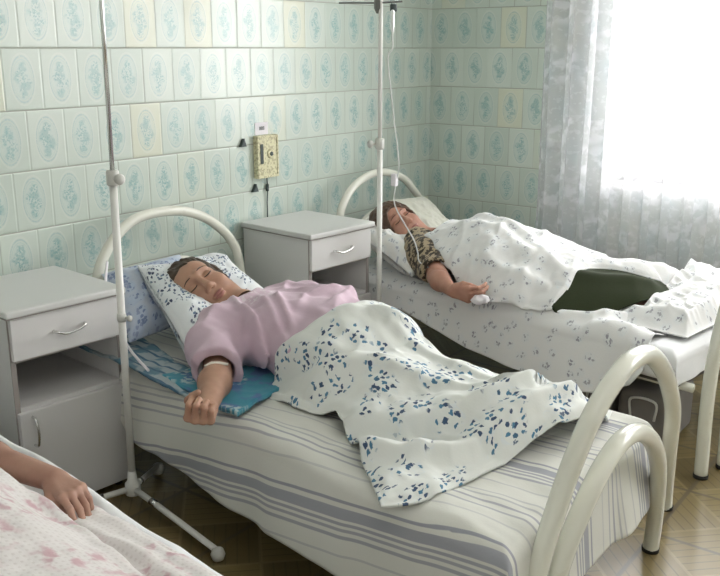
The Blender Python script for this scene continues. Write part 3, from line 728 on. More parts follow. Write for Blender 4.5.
parts = hand_sdf(wr2_, w2(.06, -.075, 0)-w2(0, 0, 0), V3(.45, -.45, .8), (w2(0, 0, 0)-w2(.3, .3, 0)), ((1.3, 1.55, .8), (1.3, 1.6, .8), (1.3, 1.65, .8), (1.25, 1.65, .8)), 1.0, .9, .0, (.5, .6, .5))
Va, Fa = arm_mesh(el2, wr2_, .043, .026, parts, .0025)
V, F = joinvf([(Vb, Fb), (Vh, Fh), (Va, Fa)])
body_o = obj('body', mesh('body', V, F), m_skin2, person2)
Vh, Fh = nets(lambda P: H2.hair(P, .017, -.085), H2.c-.18, H2.c+.18, .0035); obj('hair', mesh('hair', Vh, Fh), m_hair2, person2)
H2.extras(person2, m_hair2)
SHIRT_EMB = tuple(map(float, w2(.645, -.06, .625))); m_shirt = shirtm()
# T-shirt with sleeves and folds
def shirt2(P):
    u, v = b2.inv(P); z = P[:, 2]; Q = np.stack([u, v, z], 1)
    fold = .012*ridge(u*3.5-v*6, v*7+u*2.2, z*2, 41)**3+.009*np.clip(ridge(u*8+v*7, v*8-u*6, z*3, 42), 0, 1)**2+.003*vn(u*34, v*34, z*30, 43)
    fold = fold+.012*np.exp(-((np.abs(v+.10+.42*(u-.72)))/.012)**2)*sstep(.62, .75, u)*sstep(1.02, .9, u)*1.0
    fold = fold+.012*np.exp(-((np.abs(v+.165+.30*(u-.72)))/.010)**2)+.010*np.exp(-((np.abs(v+.05+.5*(u-.72)))/.012)**2)*sstep(.64, .75, u)*sstep(.96, .86, u)*sstep(.66, .75, u)*sstep(.98, .88, u)
    fold = fold+.014*np.exp(-((u-.80-.3*(v-.12))/.018)**2)*sstep(.0, .08, v)+.012*np.exp(-((u-.88+.5*(v-.08))/.016)**2)*sstep(-.06, .04, v)
    d = torso2(P, .004)
    sl = smin(cap(Q, (.615, -.190, .548), (.70, -.265, .520), .062, .066), cap(Q, (.66, -.245, .528), (.80, -.345, .490), .064, .062), .04)
    ax = nz((.165, -.125, -.05)); end = (Q-np.array([.775, -.322, .50]))@ax; sl = smax(sl, end, .004)
    d = smin(d, sl, .035)
    sf = cap(Q, (.60, .19, .565), (.76, .235, .52), .062, .058); d = smin(d, sf, .035)
    d = d-fold
    d = smax(d, -ell(Q, (.51, -.05, .64), (.088, .105, .12)), .008)      # neckline
    d = smax(d, .44-z, .01); d = smax(d, u-1.16, .01); d = smax(d, .53-u, .02)
    # hollow inside the sleeve end
    inn = cap(Q, (.68, -.255, .520), (.84, -.375, .470), .054, .052); d = smax(d, -inn, .003)
    return d
Vs, Fs = nets(shirt2, (.50, 1.55, .43), (1.42, 2.50, .74), .0062)
obj('t_shirt', mesh('t_shirt', Vs, Fs), m_shirt, person2)
tubes('arm_tape', [([w2(.790, -.377, .517), w2(.803, -.362, .526), w2(.818, -.345, .526), w2(.826, -.322, .518)], [.004, .0055, .005, .004])], m_tape, person2, 8)

# pillows middle bed
pillow(b2, [(.15, -.185, .675), (.13, .17, .655), (.34, .27, .475), (.76, -.38, .470)], .19, m_pilfl, 'white pillow with blue floral print under the head of the patient in pink', 51, (H2.c-H2.f*.03, .155, .13), None)
pillow(b2, [(.05, -.27, .64), (.06, .05, .66), (.28, .02, .475), (.34, -.35, .475)], .12, m_pilblue, 'lavender-blue pillow behind the blue floral pillow on the middle bed', 57)
tag(tube('pillow_tie', catmull([w2(.13, -.29, .70), w2(.20, -.34, .64), w2(.30, -.38, .56), w2(.42, -.40, .49), w2(.55, -.415, .452)], 8), .0045, m_cotton), 'thin white cotton tie hanging down beside the blue floral pillow', 'tie')

# flat folded cloths
def cloth_patch(name, B, q, z, thick, m, label, cat, seed, wr=.006, n=50, zfn=None, parent=None, group=None, uvk=1.0):
    a = np.linspace(0, 1, n); A, T = np.meshgrid(a, a, indexing='ij'); q = np.array(q, float)
    c = (1-A)[..., None]*(1-T)[..., None]*q[0]+(1-A)[..., None]*T[..., None]*q[1]+A[..., None]*T[..., None]*q[2]+A[..., None]*(1-T)[..., None]*q[3]
    u = c[..., 0]+.01*vn(A*4, T*4, 0, seed+3); v = c[..., 1]+.01*vn(A*4, T*4, 0, seed+4)
    Z = z+wr*fbm(u*12, v*12, 0, seed); Z = Z if zfn is None else np.maximum(Z, zfn(u, v))
    return tag(grid_mesh(name, B(u, v, Z), np.stack([u, v], -1)*uvk, m, parent, thick), label, cat, group)
cloth_patch('towel', b2, [(.60, -.40), (.62, -.12), (.90, -.16), (1.0, -.42)], .448, .014, m_towel, 'folded turquoise towel under the forearm of the patient in pink', 'towel', 61, .004)
cloth_patch('folded_sheet', b2, [(.10, -.42), (.12, -.22), (.66, -.30), (.80, -.43)], .440, .008, m_bluesh, 'crumpled blue patterned sheet under the edge of the blue floral pillow', 'bed sheet', 64, .007)

# floral blanket
def poly_d(u, v, pts):
    best = np.full(np.shape(u), 9.)
    for (a, b) in zip(pts[:-1], pts[1:]):
        a = np.array(a); b = np.array(b); ab = b-a; t = np.clip(((u-a[0])*ab[0]+(v-a[1])*ab[1])/(ab@ab), 0, 1)
        best = np.minimum(best, np.hypot(u-a[0]-t*ab[0], v-a[1]-t*ab[1]))
    return best
def crease(u, v, pts, h_, wn_, wf):      # ridge along a line, steep on the near side
    best = np.full(np.shape(u), 9.); sg = np.ones(np.shape(u))
    for (a, b) in zip(pts[:-1], pts[1:]):
        a = np.array(a); b = np.array(b); ab = b-a; t = np.clip(((u-a[0])*ab[0]+(v-a[1])*ab[1])/(ab@ab), 0, 1)
        d = np.hypot(u-a[0]-t*ab[0], v-a[1]-t*ab[1]); c = ab[0]*(v-a[1])-ab[1]*(u-a[0]); sg = np.where(d < best, np.sign(c), sg); best = np.minimum(best, d)
    return h_*np.exp(-(best/np.where(sg > 0, wf, wn_))**2)
def resample(pts, t):
    P = np.array(catmull(pts, 8)); s = np.concatenate([[0], np.cumsum(np.linalg.norm(np.diff(P, axis=0), axis=1))]); s /= s[-1]
    return np.stack([np.interp(t, s, P[:, i]) for i in range(2)], -1)
def coons(near, far, head, foot, nu, nv):
    s = np.linspace(0, 1, nu); t = np.linspace(0, 1, nv)
    c0 = resample(near, s); c1 = resample(far, s); d0 = resample(head, t); d1_ = resample(foot, t)
    Sx, Tx = np.meshgrid(s, t, indexing='ij'); Sx = Sx[..., None]; Tx = Tx[..., None]
    P = (1-Tx)*c0[:, None]+Tx*c1[:, None]+(1-Sx)*d0[None]+Sx*d1_[None]-((1-Sx)*(1-Tx)*c0[0]+Sx*(1-Tx)*c0[-1]+(1-Sx)*Tx*c1[0]+Sx*Tx*c1[-1])
    return P[..., 0], P[..., 1], Sx[..., 0]+0*Tx[..., 0], Tx[..., 0]+0*Sx[..., 0]
def prof(t, p=2.2, q=1.15): return np.clip(1-np.abs(t)**p, 0, 1)**q
def top2(u, v):
    zc = smo(u, [(.8, .62), (.95, .642), (1.06, .628), (1.16, .596), (1.28, .556), (1.38, .526), (1.5, .505), (1.62, .510), (1.70, .50), (1.80, .46)])
    vc = lin(u, [(.8, .01), (1.1, .0), (1.3, -.01), (1.5, .04), (1.7, .08)]); w = lin(u, [(.8, .215), (1.0, .235), (1.1, .255), (1.3, .27), (1.5, .25), (1.65, .22), (1.8, .17)])
    z = .436+(zc-.436)*prof((v-vc)/w, 2.3, 1.0)
    # T-shirt belly underneath
    for cu, cv, cz, ru, rv, rz in ((.96, .01, .52, .276, .222, .145), (.70, .02, .52, .30, .26, .130)):
        q = 1-((u-cu)/ru)**2-((v-cv)/rv)**2; z = np.maximum(z, np.where(q > 0, cz+rz*np.sqrt(np.maximum(q, 0)), 0))
    for line, h_, wd in (([(1.24, -.30), (1.32, -.27), (1.42, -.235), (1.48, -.16), (1.54, -.05), (1.58, .08)], .046, .034), ([(1.36, -.38), (1.50, -.33), (1.58, -.24), (1.62, -.12), (1.64, .02), (1.66, .16)], .038, .032),
                         ([(1.10, -.22), (1.22, -.12), (1.36, -.08), (1.5, .0)], .020, .03), ([(1.15, .02), (1.3, .05), (1.5, .10)], .018, .03), ([(.92, -.2), (1.0, -.10), (1.08, .0), (1.2, .08)], .012, .025), ([(1.0, -.23), (1.12, -.2), (1.2, -.13)], .012, .022)):
        z = z+crease(u, v, line, h_*1.15, wd*.55, wd*1.9)
    z = z+.010*ridge(u*5-v*2, v*6+u*2, 0, 71)+.008*fbm(u*11, v*11, 0, 72)+.004*ridge(u*16, v*14, 0, 73)
    return z
near = [(.80, -.235), (.90, -.258), (1.0, -.268), (1.11, -.272), (1.20, -.262), (1.26, -.29), (1.34, -.325), (1.42, -.38), (1.50, -.43), (1.60, -.50)]
far = [(.88, .22), (1.1, .30), (1.3, .33), (1.5, .33), (1.7, .32)]
head = [(.80, -.235), (.84, -.225), (.95, -.175), (1.0, -.08), (.98, .08), (.88, .22)]
foot = [(1.60, -.50), (1.645, -.42), (1.66, -.28), (1.665, -.16), (1.69, -.04), (1.72, .10), (1.73, .22), (1.70, .32)]
def arcuv(P, U, Vv):
    dv = np.linalg.norm(np.diff(P, axis=1), axis=2); cv = np.concatenate([np.zeros((P.shape[0], 1)), np.cumsum(dv, 1)], 1); m_ = P.shape[1]//2
    du = np.linalg.norm(np.diff(P, axis=0), axis=2); cu = np.concatenate([np.zeros((1, P.shape[1])), np.cumsum(du, 0)], 0)
    cu = cu[:, m_:m_+1]+(U-U[:, m_:m_+1])
    return np.stack([cu+U[0, m_], cv-cv[:, m_:m_+1]+Vv[:, m_:m_+1]], -1)
U, Vv, Sx, Tx = coons(near, far, head, foot, 210, 150)
edge = np.minimum(np.minimum(Tx*.5, (1-Tx)*.5), np.minimum(Sx*.7, (1-Sx)*.7))
Z = top2(U, Vv)
hemlift = .018*sstep(.02, 0, Tx)*0
Z = Z-.016*np.exp(-(edge/.012)**2)+.006
Z = np.maximum(Z, .432)
P2 = b2(U, Vv, Z)
tag(grid_mesh('floral_blanket', P2, arcuv(P2, U, Vv), m_flor2, None, .006), 'white duvet cover with blue sprigs over the legs of the patient in pink', 'blanket')

# ================================================================ PATIENT IN THE FAR BED
H3 = Head(b3(.245, -.085, .605)-.040*np.array(RT)-.030*np.array(UP)-.06*np.array(FW), (-.70*np.array(RT)+.70*np.array(UP)), (-np.array(FW)+.62*V3(0, 0, 1)+.12*np.array(RT)), 1.05, b3(.42, -.10, .545))
person3 = empty('person', (float(b3(1.0, 0, 0)[0]), float(b3(1.0, 0, 0)[1]), .43), 'brown-haired person in a brown patterned blouse lying on the far bed with the drip', 'person', 'patients in the beds')
el3, wr3 = b3(.72, -.44, .490), b3(.875, -.515, .475)
def torso3(Q, g=0):
    d = ell(Q, (.66, -.09, .52), (.24+g, .20+g, .09+g)); d = smin(d, ell(Q, (.90, -.11, .52), (.24+g, .19+g, .10+g)), .08)
    d = smin(d, cap(Q, (.50, -.26, .545), (.50, .09, .55), .052+g), .06); return d
def body3(P):
    c = b3.inv(P); Q = np.stack([c[0], c[1], P[:, 2]], 1); d = torso3(Q, -.012)
    d = smin(d, cap(Q, (.50, -.27, .54), (.745, -.44, .492), .046, .040), .04); d = smin(d, cap(Q, (.50, .10, .55), (.8, .16, .49), .046, .036), .04)
    for v0, v1 in ((-.16, -.05), (-.02, .04)):
        d = smin(d, cap(Q, (1.08, v0, .50), (1.26, v0+.01, .475), .055, .036), .05); d = smin(d, cap(Q, (1.26, v0+.01, .475), (1.44, v1, .452), .034, .020), .03)
    return smax(d, .438-P[:, 2], .01)
Vb, Fb = nets(body3, (.45, 2.75, .42), (1.9, 3.95, .74), .011)
Vh, Fh = nets(lambda P: H3.sdf(P, 1.1), H3.c-.165, H3.c+.165, .0032)
parts = hand_sdf(wr3, b3(.085, .0, 0)-b3(0, 0, 0), V3(.1, .9, .25), V3(0, -.2, 1), ((.5, .8, .5), (.6, .85, .5), (.7, .9, .5), (.75, .9, .5)), .95, .2, .0, (.9, .45, .15))
Va, Fa = arm_mesh(el3, wr3, .037, .025, parts, .0030)
V, F = joinvf([(Vb, Fb), (Vh, Fh), (Va, Fa)]); obj('body', mesh('body', V, F), m_skin3, person3)
Vh, Fh = nets(lambda P: H3.hair(P, .030, -.07), H3.c-.19, H3.c+.19, .004); obj('hair', mesh('hair', Vh, Fh), m_hair3, person3)
H3.extras(person3, m_hair3)
def blouse3(P):
    u, v = b3.inv(P); z = P[:, 2]; Q = np.stack([u, v, z], 1); d = torso3(Q, .002)
    sl = cap(Q, (.44, -.24, .548), (.57, -.33, .525), .080, .078); sl = smin(sl, cap(Q, (.57, -.33, .525), (.72, -.43, .498), .070, .062), .03)
    ax = nz((.245, -.17, -.05)); sl = smax(sl, (Q-np.array([.70, -.405, .5]))@ax, .004); d = smin(d, sl, .03)
    d = d-.006*ridge(u*9+v*5, v*9-u*5, z*5, 81)-.003*vn(u*30, v*30, z*30, 82)
    d = smax(d, -ell(Q, (.405, -.10, .60), (.075, .075, .10)), .006); d = smax(d, .44-z, .01); d = smax(d, .41-u, .01); d = smax(d, u-1.1, .01)
    return smax(d, -cap(Q, (.62, -.35, .515), (.80, -.48, .48), .048, .048), .003)
Vs, Fs = nets(blouse3, (.50, 2.85, .43), (1.3, 3.75, .70), .0075); obj('blouse', mesh('blouse', Vs, Fs), m_blouse, person3)
tag(obj('cotton_pad', (lambda q: mesh('cotton_pad', *q))(nets(lambda P: ell(P, b3(.99, -.49, .460), (.040, .030, .018))-.006*vn(P[:, 0]*60, P[:, 1]*60, P[:, 2]*60, 5), b3(.99, -.49, .455)-.07, b3(.99, -.49, .455)+.07, .004)), m_cotton), 'small white cotton pad by the fingers of the patient in the far bed', 'cotton pad')
pillow(b3, [(.10, -.34, .60), (.08, -.02, .66), (.42, .02, .47), (.60, -.45, .47)], .17, m_pil3, 'pale pillow with faint grey print at the left of the far patient\'s head', 91, (H3.c-H3.f*.03, .15, .12))
pillow(b3, [(.05, -.02, .68), (.05, .24, .67), (.30, .26, .48), (.32, -.02, .50)], .09, m_cream, 'cream pillow behind the far patient\'s head, against the headboard', 93)

# lower sheet hanging down the near side of the far bed
def hem3(a): return -.42-lin(a, [(.3, .10), (.55, .10), (.7, .135), (.9, .18), (1.1, .20), (1.35, .21), (1.5, .20), (1.62, .14), (1.70, .02), (1.76, .0)])
def top3(A, Bc):
    ft = sstep(1.30, 1.45, A); z = .018*ft*ridge(A*6, Bc*5, 0, 101)+.010*ft*ridge(A*11, Bc*10, 0, 102)
    z = z+.012*ridge(A*3+Bc*2, Bc*7, 0, 103)*sstep(-.1, -.4, Bc)
    return z+.030*np.exp(-(poly_d(A, Bc, [(.8, -.40), (1.1, -.405), (1.4, -.33), (1.55, -.2)])/.03)**2)
sheet('floral_sheet', b3, (.10, 1.66), (hem3, lambda a: .44+0*a), (-.2, 3), (-.425, .425), .424, m_flor3, 'white sheet with tiny grey flowers hanging down the side of the far bed', 'bed sheet', 104, topfn=top3, nu=300, nv=170, r=.05, flare=.22)
sheet('white_sheet', b3, (1.60, 1.87), (-.47, .50), (0, 1.775), (-.43, .43), .419, m_ticking, 'plain white sheet on the foot end of the far bed', 'bed sheet', 107, nu=80, nv=120, wr=.003)
# crumpled heap at the foot
def heap(A, T):
    u = 1.38+.09*sstep(.75, .2, T)+(.34-.09*sstep(.75, .2, T))*A+.03*vn(T*3, A*2, 0, 5); v = -.30+.74*T; return u, v
n = 130; a = np.linspace(0, 1, n); A, T = np.meshgrid(a, a, indexing='ij'); u_, v_ = heap(A, T)
e = np.minimum(np.minimum(A, 1-A), np.minimum(T, 1-T)*1.6)
Zh = .436+sstep(0, .22, e)*(.045+.016*ridge(u_*6+v_*4, v_*6, 0, 111)+.012*ridge(u_*13+v_*8, v_*12, 0, 112)+.007*ridge(u_*24, v_*26+u_*9, 0, 113)+.05*sstep(.3, .9, T))
tag(grid_mesh('crumpled_sheet', b3(u_, v_, Zh), np.stack([u_, v_], -1), m_flor3, None, .004), 'crumpled white sheet heaped at the foot of the far bed', 'bed sheet')
# dark green blanket over the shins
def topg(u, v):
    zc = lin(u, [(1.1, .575), (1.25, .565), (1.35, .545), (1.45, .52), (1.55, .48), (1.6, .46)]); 
    wg = lin(u, [(1.1, .27), (1.25, .27), (1.4, .22), (1.56, .15)]); vg = lin(u, [(1.1, -.14), (1.25, -.13), (1.4, -.03), (1.56, .06)]); z = .44+(zc-.44)*prof((v-vg)/wg, 2.4, .9); z = z+.016*np.exp(-(poly_d(u, v, [(1.2, -.28), (1.32, -.17), (1.45, -.03)])/.03)**2)+.006*ridge(u*6, v*6, 0, 121)
    return z
U, Vv, Sx, Tx = coons([(1.19, -.36), (1.27, -.385), (1.37, -.30), (1.46, -.17), (1.53, -.02)], [(1.17, .06), (1.3, .06), (1.42, .05), (1.52, .04), (1.56, .02)], [(1.19, -.36), (1.17, -.15), (1.17, .06)], [(1.53, -.02), (1.548, .01), (1.56, .02)], 90, 80)
Zg = topg(U, Vv)+.004
tag(grid_mesh('green_blanket', b3(U, Vv, Zg), np.stack([U, Vv], -1), m_green, None, .008), 'dark green wool blanket showing over the shins on the far bed', 'blanket')
# white floral blanket over the torso
def top3b(u, v):
    zc = smo(u, [(.40, .60), (.50, .635), (.62, .662), (.80, .668), (1.0, .645), (1.12, .605), (1.25, .58), (1.4, .56), (1.6, .54)])
    vc = lin(u, [(.4, -.10), (.8, -.12), (1.1, -.12), (1.25, -.08), (1.5, .12)]); wn_ = lin(u, [(.4, .30), (.55, .30), (.8, .335), (1.1, .32), (1.3, .27), (1.5, .18)])
    z = .438+(zc-.438)*prof((v-vc)/wn_, 2.4, .9)
    for line, h_, wd in (([(.55, -.30), (.70, -.22), (.85, -.20), (1.05, -.26)], .018, .03), ([(.62, -.05), (.85, -.12), (1.1, -.22), (1.27, -.30)], .016, .03), ([(.9, -.36), (1.05, -.38), (1.2, -.34)], .018, .025)):
        z = z+h_*np.exp(-(poly_d(u, v, line)/wd)**2)
    return z+.012*ridge(u*5, v*6, 0, 131)+.009*ridge(u*11+v*5, v*10, 0, 133)+.006*fbm(u*12, v*12, 0, 132)
near = [(.50, -.31), (.60, -.375), (.70, -.385), (.80, -.415), (.92, -.455), (1.05, -.445), (1.15, -.425), (1.25, -.395)]
far = [(.42, .16), (.7, .26), (1.0, .28), (1.3, .28), (1.56, .24)]
head = [(.50, -.31), (.525, -.22), (.49, -.10), (.44, .02), (.42, .16)]
foot = [(1.25, -.395), (1.265, -.31), (1.255, -.22), (1.275, -.12), (1.35, -.04), (1.46, .05), (1.56, .24)]
U, Vv, Sx, Tx = coons(near, far, head, foot, 200, 130); Z = top3b(U, Vv)+.006
Z = np.where((Vv > -.42) & (U > 1.12) & (U < 1.56) & (Vv < .08), np.maximum(Z, topg(U, Vv)+.014), Z)
fe = (1-Sx)*.85; fl = sstep(0, .07, fe)
base3 = np.where((Vv < .06) & (U < 1.54), np.maximum(.446, topg(U, Vv)+.018), .446)
Z = np.where(Tx > .12, base3+(np.maximum(Z, base3)-base3)*(1-(1-fl)*sstep(.12, .4, Tx)), Z)
edge = np.minimum(np.minimum(Tx*.6, (1-Tx)*.6), np.minimum(Sx*.9, (1-Sx)*.9)); Z = np.maximum(Z-.012*np.exp(-(edge/.012)**2), .440)
tag(grid_mesh('floral_blanket', b3(U, Vv, Z), arcuv(b3(U, Vv, Z), U, Vv), m_flor3, None, .008), 'white blanket with tiny grey flowers over the patient in the far bed', 'blanket')

# bags under the far bed
def bag(lo, hi, label, group):
    r = empty('storage_bag', ((lo[0]+hi[0])/2, (lo[1]+hi[1])/2, 0), label, 'bag', group)
    bm = bmesh.new(); addbox(bm, (lo[0], lo[1], .0), hi, .03, 4); obj('bag_body', frombm('bag_body', bm, True), m_bagcloth, r)
    y = lo[1]-.004; xc = (lo[0]+hi[0])/2; wd = (hi[0]-lo[0])*.22
    tube('bag_handle', catmull([(xc-wd, y, .10), (xc-wd, y-.002, hi[2]-.03), (xc+wd, y-.002, hi[2]-.03), (xc+wd, y, .10)], 6), .005, m_plastic, r, 8)
    return r
bag((1.28, 3.02, 0), (1.56, 3.3, .22), 'dark cloth bag under the far bed, the one nearer the headboard', 'bags under the far bed')
bag((1.60, 3.02, 0), (1.80, 3.3, .2), 'dark cloth bag under the far bed, the one nearer the foot', 'bags under the far bed')

# ================================================================ PATIENT IN THE NEAR BED
person1 = empty('person', (1.0, .62, .43), 'person in a grey top in the lower left bed, only forearm and hand in view', 'person', 'patients in the beds')
el1, wr1 = V3(.84, .950, .512), V3(1.115, 1.0, .498)
def body1(P):
    d = ell(P, (.75, .60, .52), (.26, .20, .09)); d = smin(d, ell(P, (1.0, .58, .53), (.26, .20, .095)), .08); d = smin(d, cap(P, (.57, .42, .55), (.57, .80, .55), .055), .06)
    d = smin(d, cap(P, (.57, .82, .54), (.84, .945, .512), .044, .038), .04); d = smin(d, cap(P, (.57, .40, .54), (.84, .36, .49), .046, .04), .04)
    for y in (.50, .66): d = smin(d, cap(P, (1.1, y, .51), (1.65, y-.02, .475), .065, .033), .05)
    d = smin(d, cap(P, (.46, .62, .55), (.35, .63, .57), .052), .03)
    return smax(d, .438-P[:, 2], .01)
Vb, Fb = nets(body1, (.28, .2, .42), (1.8, 1.1, .70), .013)
H1 = Head(V3(.30, .63, .60), V3(-1, 0, .1), V3(.1, .1, 1), 1.0, V3(.47, .62, .55))
Vh, Fh = nets(lambda P: H1.sdf(P), H1.c-.165, H1.c+.165, .005)
parts = hand_sdf(wr1, V3(1, -.12, -.02), V3(-.1, 0, -1), V3(.2, -1, 0), ((.40, .55, .4), (.5, .6, .4), (.55, .65, .4), (.6, .65, .4)), .90, .35, .01, (.8, .5, .25))
Va, Fa = arm_mesh(el1, wr1, .035, .026, parts, .0026)
V, F = joinvf([(Vb, Fb), (Vh, Fh), (Va, Fa)]); obj('body', mesh('body', V, F), m_skin1, person1)
Vh, Fh = nets(lambda P: H1.hair(P), H1.c-.16, H1.c+.16, .005); obj('hair', mesh('hair', Vh, Fh), m_hair2, person1)
def sleeve1(P):
    d = cap(P, (.57, .42, .55), (.57, .80, .55), .066); d = smin(d, ell(P, (.75, .60, .53), (.27, .215, .10)), .06); d = smin(d, cap(P, (.57, .82, .545), (.86, .945, .53), .060, .056), .04)
    d = d-.005*ridge(P[:, 0]*12, P[:, 1]*9, P[:, 2]*6, 141)
    d = smax(d, P[:, 0]-.875, .004); d = smax(d, .44-P[:, 2], .01); return smax(d, -cap(P, (.80, .935, .520), (1.0, .97, .51), .044), .003)
Vs, Fs = nets(sleeve1, (.45, .3, .43), (.95, 1.1, .68), .009); obj('top', mesh('top', Vs, Fs), m_greybl, person1)
pillow(mb1, [(.02, -.30, .56), (.02, .30, .56), (.36, .30, .48), (.36, -.30, .48)], .12, m_pil3, 'pillow under the head of the patient in the lower left bed', 95, (H1.c, .13, .07))

# pink printed blanket of the near bed: tucked hump and a flatter outer layer
def top1(x, y):
    zc = lin(x, [(.6, .70), (.9, .70), (1.1, .67), (1.3, .63), (1.5, .60), (1.8, .57)]); w_ = lin(x, [(.6, .36), (1.0, .36), (1.3, .33), (1.6, .30)])
    z = .45+(zc-.45)*prof((y-.60)/w_, 2.5, .9)
    for line, h_, wd in (([(.80, .92), (1.0, .90), (1.2, .90), (1.4, .89), (1.7, .84)], .022, .022), ([(1.0, .80), (1.2, .86), (1.35, .93), (1.45, .97)], .014, .025), ([(.9, .75), (1.15, .78), (1.4, .76)], .012, .03), ([(1.18, .95), (1.35, .96), (1.55, .95)], .012, .02)):
        z = z+h_*np.exp(-(poly_d(x, y, line)/wd)**2)
    return z+.006*ridge(x*7, y*8, 0, 151)+.004*fbm(x*16, y*16, 0, 152)
nu, nv = 260, 180; x_ = np.linspace(.62, 1.86, nu); t_ = np.linspace(0, 1, nv); Xg, Tg = np.meshgrid(x_, t_, indexing='ij')
yfar = lin(Xg, [(.62, .93), (.95, .965), (1.05, .975), (1.12, .985), (1.2, 1.05), (1.4, 1.035), (1.6, 1.02), (1.86, .99)])
Yg = .16+(yfar-.16)*Tg; Zg = top1(Xg, Yg)
Zg = np.maximum(Zg-.012*np.exp(-((1-Tg)*.8/.012)**2), .440)
tag(grid_mesh('pink_blanket', np.stack([Xg, Yg, Zg], -1), np.stack([Xg, Yg], -1), m_pink1, None, .006), 'white waffle blanket with pink print on the lower left bed', 'blanket')

# ================================================================ DRIP STANDS
def polar(r, a): return r*math.cos(math.radians(a)), r*math.sin(math.radians(a))
def drip_stand(x, y, label, legs, knobz, knobdir, toprod, hooks, lean=0):
    r = empty('drip_stand', (x, y, 0), label, 'drip stand', 'drip stands beside the beds')
    tube('lower_tube', [(x, y, .05), (x+lean*.5, y, knobz)], .0115, m_whitemet, r, 16)
    tube('upper_rod', [(x+lean*.5, y, knobz-.02), (x+lean, y, 1.98)], toprod, m_chrome if toprod < .008 else m_whitemet, r, 12)
    kd = nz(knobdir)
    c = lathe('height_collar', [(.0165, -.022), (.0185, -.018), (.0185, .018), (.0165, .022)], (x+lean*.5, y, knobz), m_plastic, r)
    lathe('collar_knob', [(.006, .012), (.006, .03), (.014, .033), (.016, .045), (.010, .052)], (x+lean*.5, y, knobz), m_plastic, c, kd)
    h = lathe('base_hub', [(.018, -.022), (.024, -.018), (.024, .018), (.016, .026), (.0125, .06)], (x, y, .055), m_whitemet, r)
    for (L, a) in legs:
        dx, dy = polar(L, a); ex, ey = polar(L*.25, a)
        lg = tube('leg', [(x, y, .055), (x+ex, y+ey, .052), (x+dx, y+dy, .034)], .0095, m_whitemet, r, 12)
        tube('leg_joint', [(x+ex*.95, y+ey*.95, .052), (x+ex*1.2, y+ey*1.2, .051)], .0115, m_chrome, lg, 12)
        lathe('end_ball', [(.008, -.020), (.016, -.015), (.021, 0), (.016, .015), (.008, .020)], (x+dx, y+dy, .024), m_plastic, lg)
    for z, ang, L in hooks:
        dx, dy = polar(L, ang); hp = catmull([(x+lean-dx, y-dy, z+.05), (x+lean-dx*.97, y-dy*.97, z+.008), (x+lean-dx*.8, y-dy*.8, z), (x+lean, y, z), (x+lean+dx*.8, y+dy*.8, z), (x+lean+dx*.97, y+dy*.97, z+.008), (x+lean+dx, y+dy, z+.05)], 5)
        tube('hook_bar', hp, .0032, m_grey, r, 8)
    return r
st2 = drip_stand(.580, 1.608, 'drip stand at the left with thick white lower tube, in front of the nightstand', [(.46, -9), (.20, 117), (.40, 251)], 1.04, (1, -.2, 0), .0065, [(1.93, 30, .12)], .022)
lathe('clamp_nut', [(.013, -.012), (.015, 0), (.013, .012)], (.586, 1.608, .62), m_plastic, st2)
lathe('clamp_screw', [(.005, .01), (.005, .022), (.009, .024), (.009, .032)], (.586, 1.608, .62), m_plastic, st2, (1, .3, 0))
st3 = drip_stand(.537, 2.99, 'drip stand beside the far bed carrying the infusion bottle and line', [(.36, 5), (.30, 128), (.36, 262)], 1.02, (-.6, -.8, 0), .0085, [], .0)
tube('hook_bar', [(.36, 2.95, 1.575), (.525, 2.99, 1.572), (.63, 3.005, 1.575)], .0035, m_grey, st3, 8)
lathe('bar_clamp', [(.008, -.04), (.017, -.02), (.017, .02), (.008, .04)], (.525, 2.99, 1.572), m_grey, st3)
tubes('hook_bar', [([(.54, 2.99, 1.60), (.55, 2.97, 1.66), (.56, 2.96, 1.74)], .003), ([(.51, 2.99, 1.60), (.49, 3.0, 1.66), (.47, 3.01, 1.74)], .003)], m_grey, st3, 8)
# bottle hanging upside-down on the bar
bt = empty('infusion_bottle', (.592, 3.0, 1.56), 'clear infusion bottle hung upside down on the drip stand by the far bed', 'bottle')
lathe('glass', [(.010, .0), (.012, .02), (.016, .035), (.034, .06), (.036, .08), (.036, .20), (.030, .212)], (.592, 3.0, 1.555), m_bottle, bt)
lathe('rubber_cap', [(.0125, -.014), (.014, -.010), (.014, .012), (.012, .014)], (.592, 3.0, 1.552), m_dark, bt)
for z in (1.63, 1.73): tubes('wire_hoop', [([(.592+.038*math.cos(t), 3.0+.038*math.sin(t), z) for t in np.linspace(0, 2*PI, 25)], .0016)], m_grey, bt, 6)
iv = empty('infusion_line', (.60, 2.98, 1.0), 'thin clear infusion line running from the bottle to the far patient\'s arm', 'tube')
lathe('drip_chamber', [(.003, .045), (.008, .04), (.008, -.03), (.003, -.045)], (.598, 2.985, 1.50), m_tubing, iv)
path = catmull([(.598, 2.985, 1.46), (.600, 2.985, 1.40), (.578, 2.985, 1.36), (.600, 2.98, 1.22), (.614, 2.98, 1.12), (.634, 2.98, 1.0), (.640, 2.98, .93), (.626, 2.98, .87), (.618, 2.98, .80), (.617, 3.0, .755), (.640, 3.02, .70), (.685, 3.03, .63), (.705, 3.03, .58), (.72, 3.02, .545), (.76, 3.03, .522)], 8)
tube('tubing', path, .0030, m_tubing, iv, 8)
box('roller_clamp', (.608, 2.968, .855), (.632, 2.99, .905), m_cotton, iv, .004)

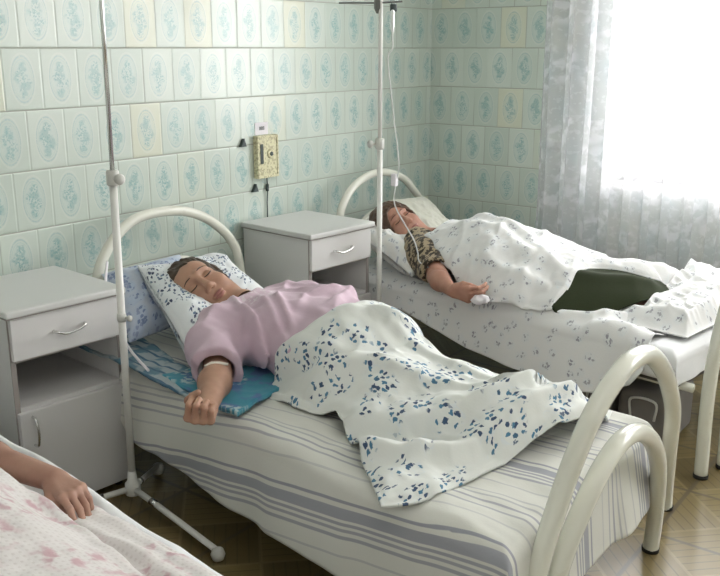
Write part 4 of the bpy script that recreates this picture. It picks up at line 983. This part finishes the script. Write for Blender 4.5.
# ================================================================ WALL FITTINGS
pn = empty('wall_panel', (0, 2.865, .94), 'ornate cream plastic call panel on the tiled wall above the nightstand', 'wall panel')
box('panel_plate', (0.001, 2.80, .852), (.026, 2.932, 1.036), m_cream_pl, pn, .004)
box('slot', (.0265, 2.818, .915), (.029, 2.836, 1.0), m_dark, pn, .001); 
bm = bmesh.new()
for z in (.852, 1.024): addbox(bm, (.026, 2.80, z), (.030, 2.932, z+.010), .002)
for y in (2.80, 2.922): addbox(bm, (.026, y, .862), (.030, y+.010, 1.024), .002)
obj('panel_rim', frombm('panel_rim', bm), m_cream_pl, pn)
lathe('round_dial', [(.022, 0), (.022, .004), (.017, .006), (.005, .007)], (.026, 2.882, .955), m_cream_pl, pn, (1, 0, 0))
lathe('dial_center', [(.010, 0), (.008, .004)], (.032, 2.882, .955), m_dark, pn, (1, 0, 0))
lb = empty('paper_label', (0, 2.86, 1.06), 'small white paper label with dark print above the cream wall panel', 'label')
box('paper', (.0005, 2.815, 1.038), (.003, 2.895, 1.09), m_cotton, lb, 0)
tc = bpy.data.curves.new('print', 'FONT'); tc.body = '888'; tc.size = .022; tc.align_x = 'CENTER'; tc.align_y = 'CENTER'; tc.extrude = .0004; tc.materials.append(m_dark)
tt = bpy.data.objects.new('print_curve', tc); tm = bpy.data.meshes.new_from_object(tt); bpy.data.objects.remove(tt); to = bpy.data.objects.new('printed_text', tm); COL.objects.link(to); to.parent = lb; to.location = (.004, -.005, .004); to.rotation_euler = (PI/2, 0, PI/2)
tag(tubes('panel_cable', [([(.008, 2.874, .852), (.012, 2.874, .80), (.008, 2.872, .74), (.01, 2.87, .66)], .0028), ([(.010, 2.874, .82), (.010, 2.874, .79)], .007)], m_dark), 'thin dark cable hanging from the cream wall panel', 'cable')
for y, z, lab, shelf in ((2.735, 1.012, 'dark triangular wall hook to the upper left of the cream panel', True), (2.800, .812, 'dark triangular wall hook below the left corner of the cream panel', False)):
    bm = bmesh.new(); pr = [(-.026, -.016), (.016, -.016), (.0, .018)]; a = [bm.verts.new((.001, y+p[0]*.8, z+p[1])) for p in pr]; b = [bm.verts.new((.016, y+p[0]*.8, z+p[1])) for p in pr]
    bm.faces.new(a); bm.faces.new(b[::-1])
    for i in range(3): bm.faces.new((a[i], b[i], b[(i+1) % 3], a[(i+1) % 3]))
    tag(obj('wall_hook', frombm('wall_hook', bm), m_dark), lab, 'hook', 'dark hooks on the tiles')
# unseen ceiling fitting, added to go with the fill light
tag(box('fill_fitting', (2.4, .35, 2.84), (3.4, .85, 2.895), m_whitemet, bev=.01), 'added white rectangular fitting on the ceiling, out of view, at the fill light', 'added fitting')
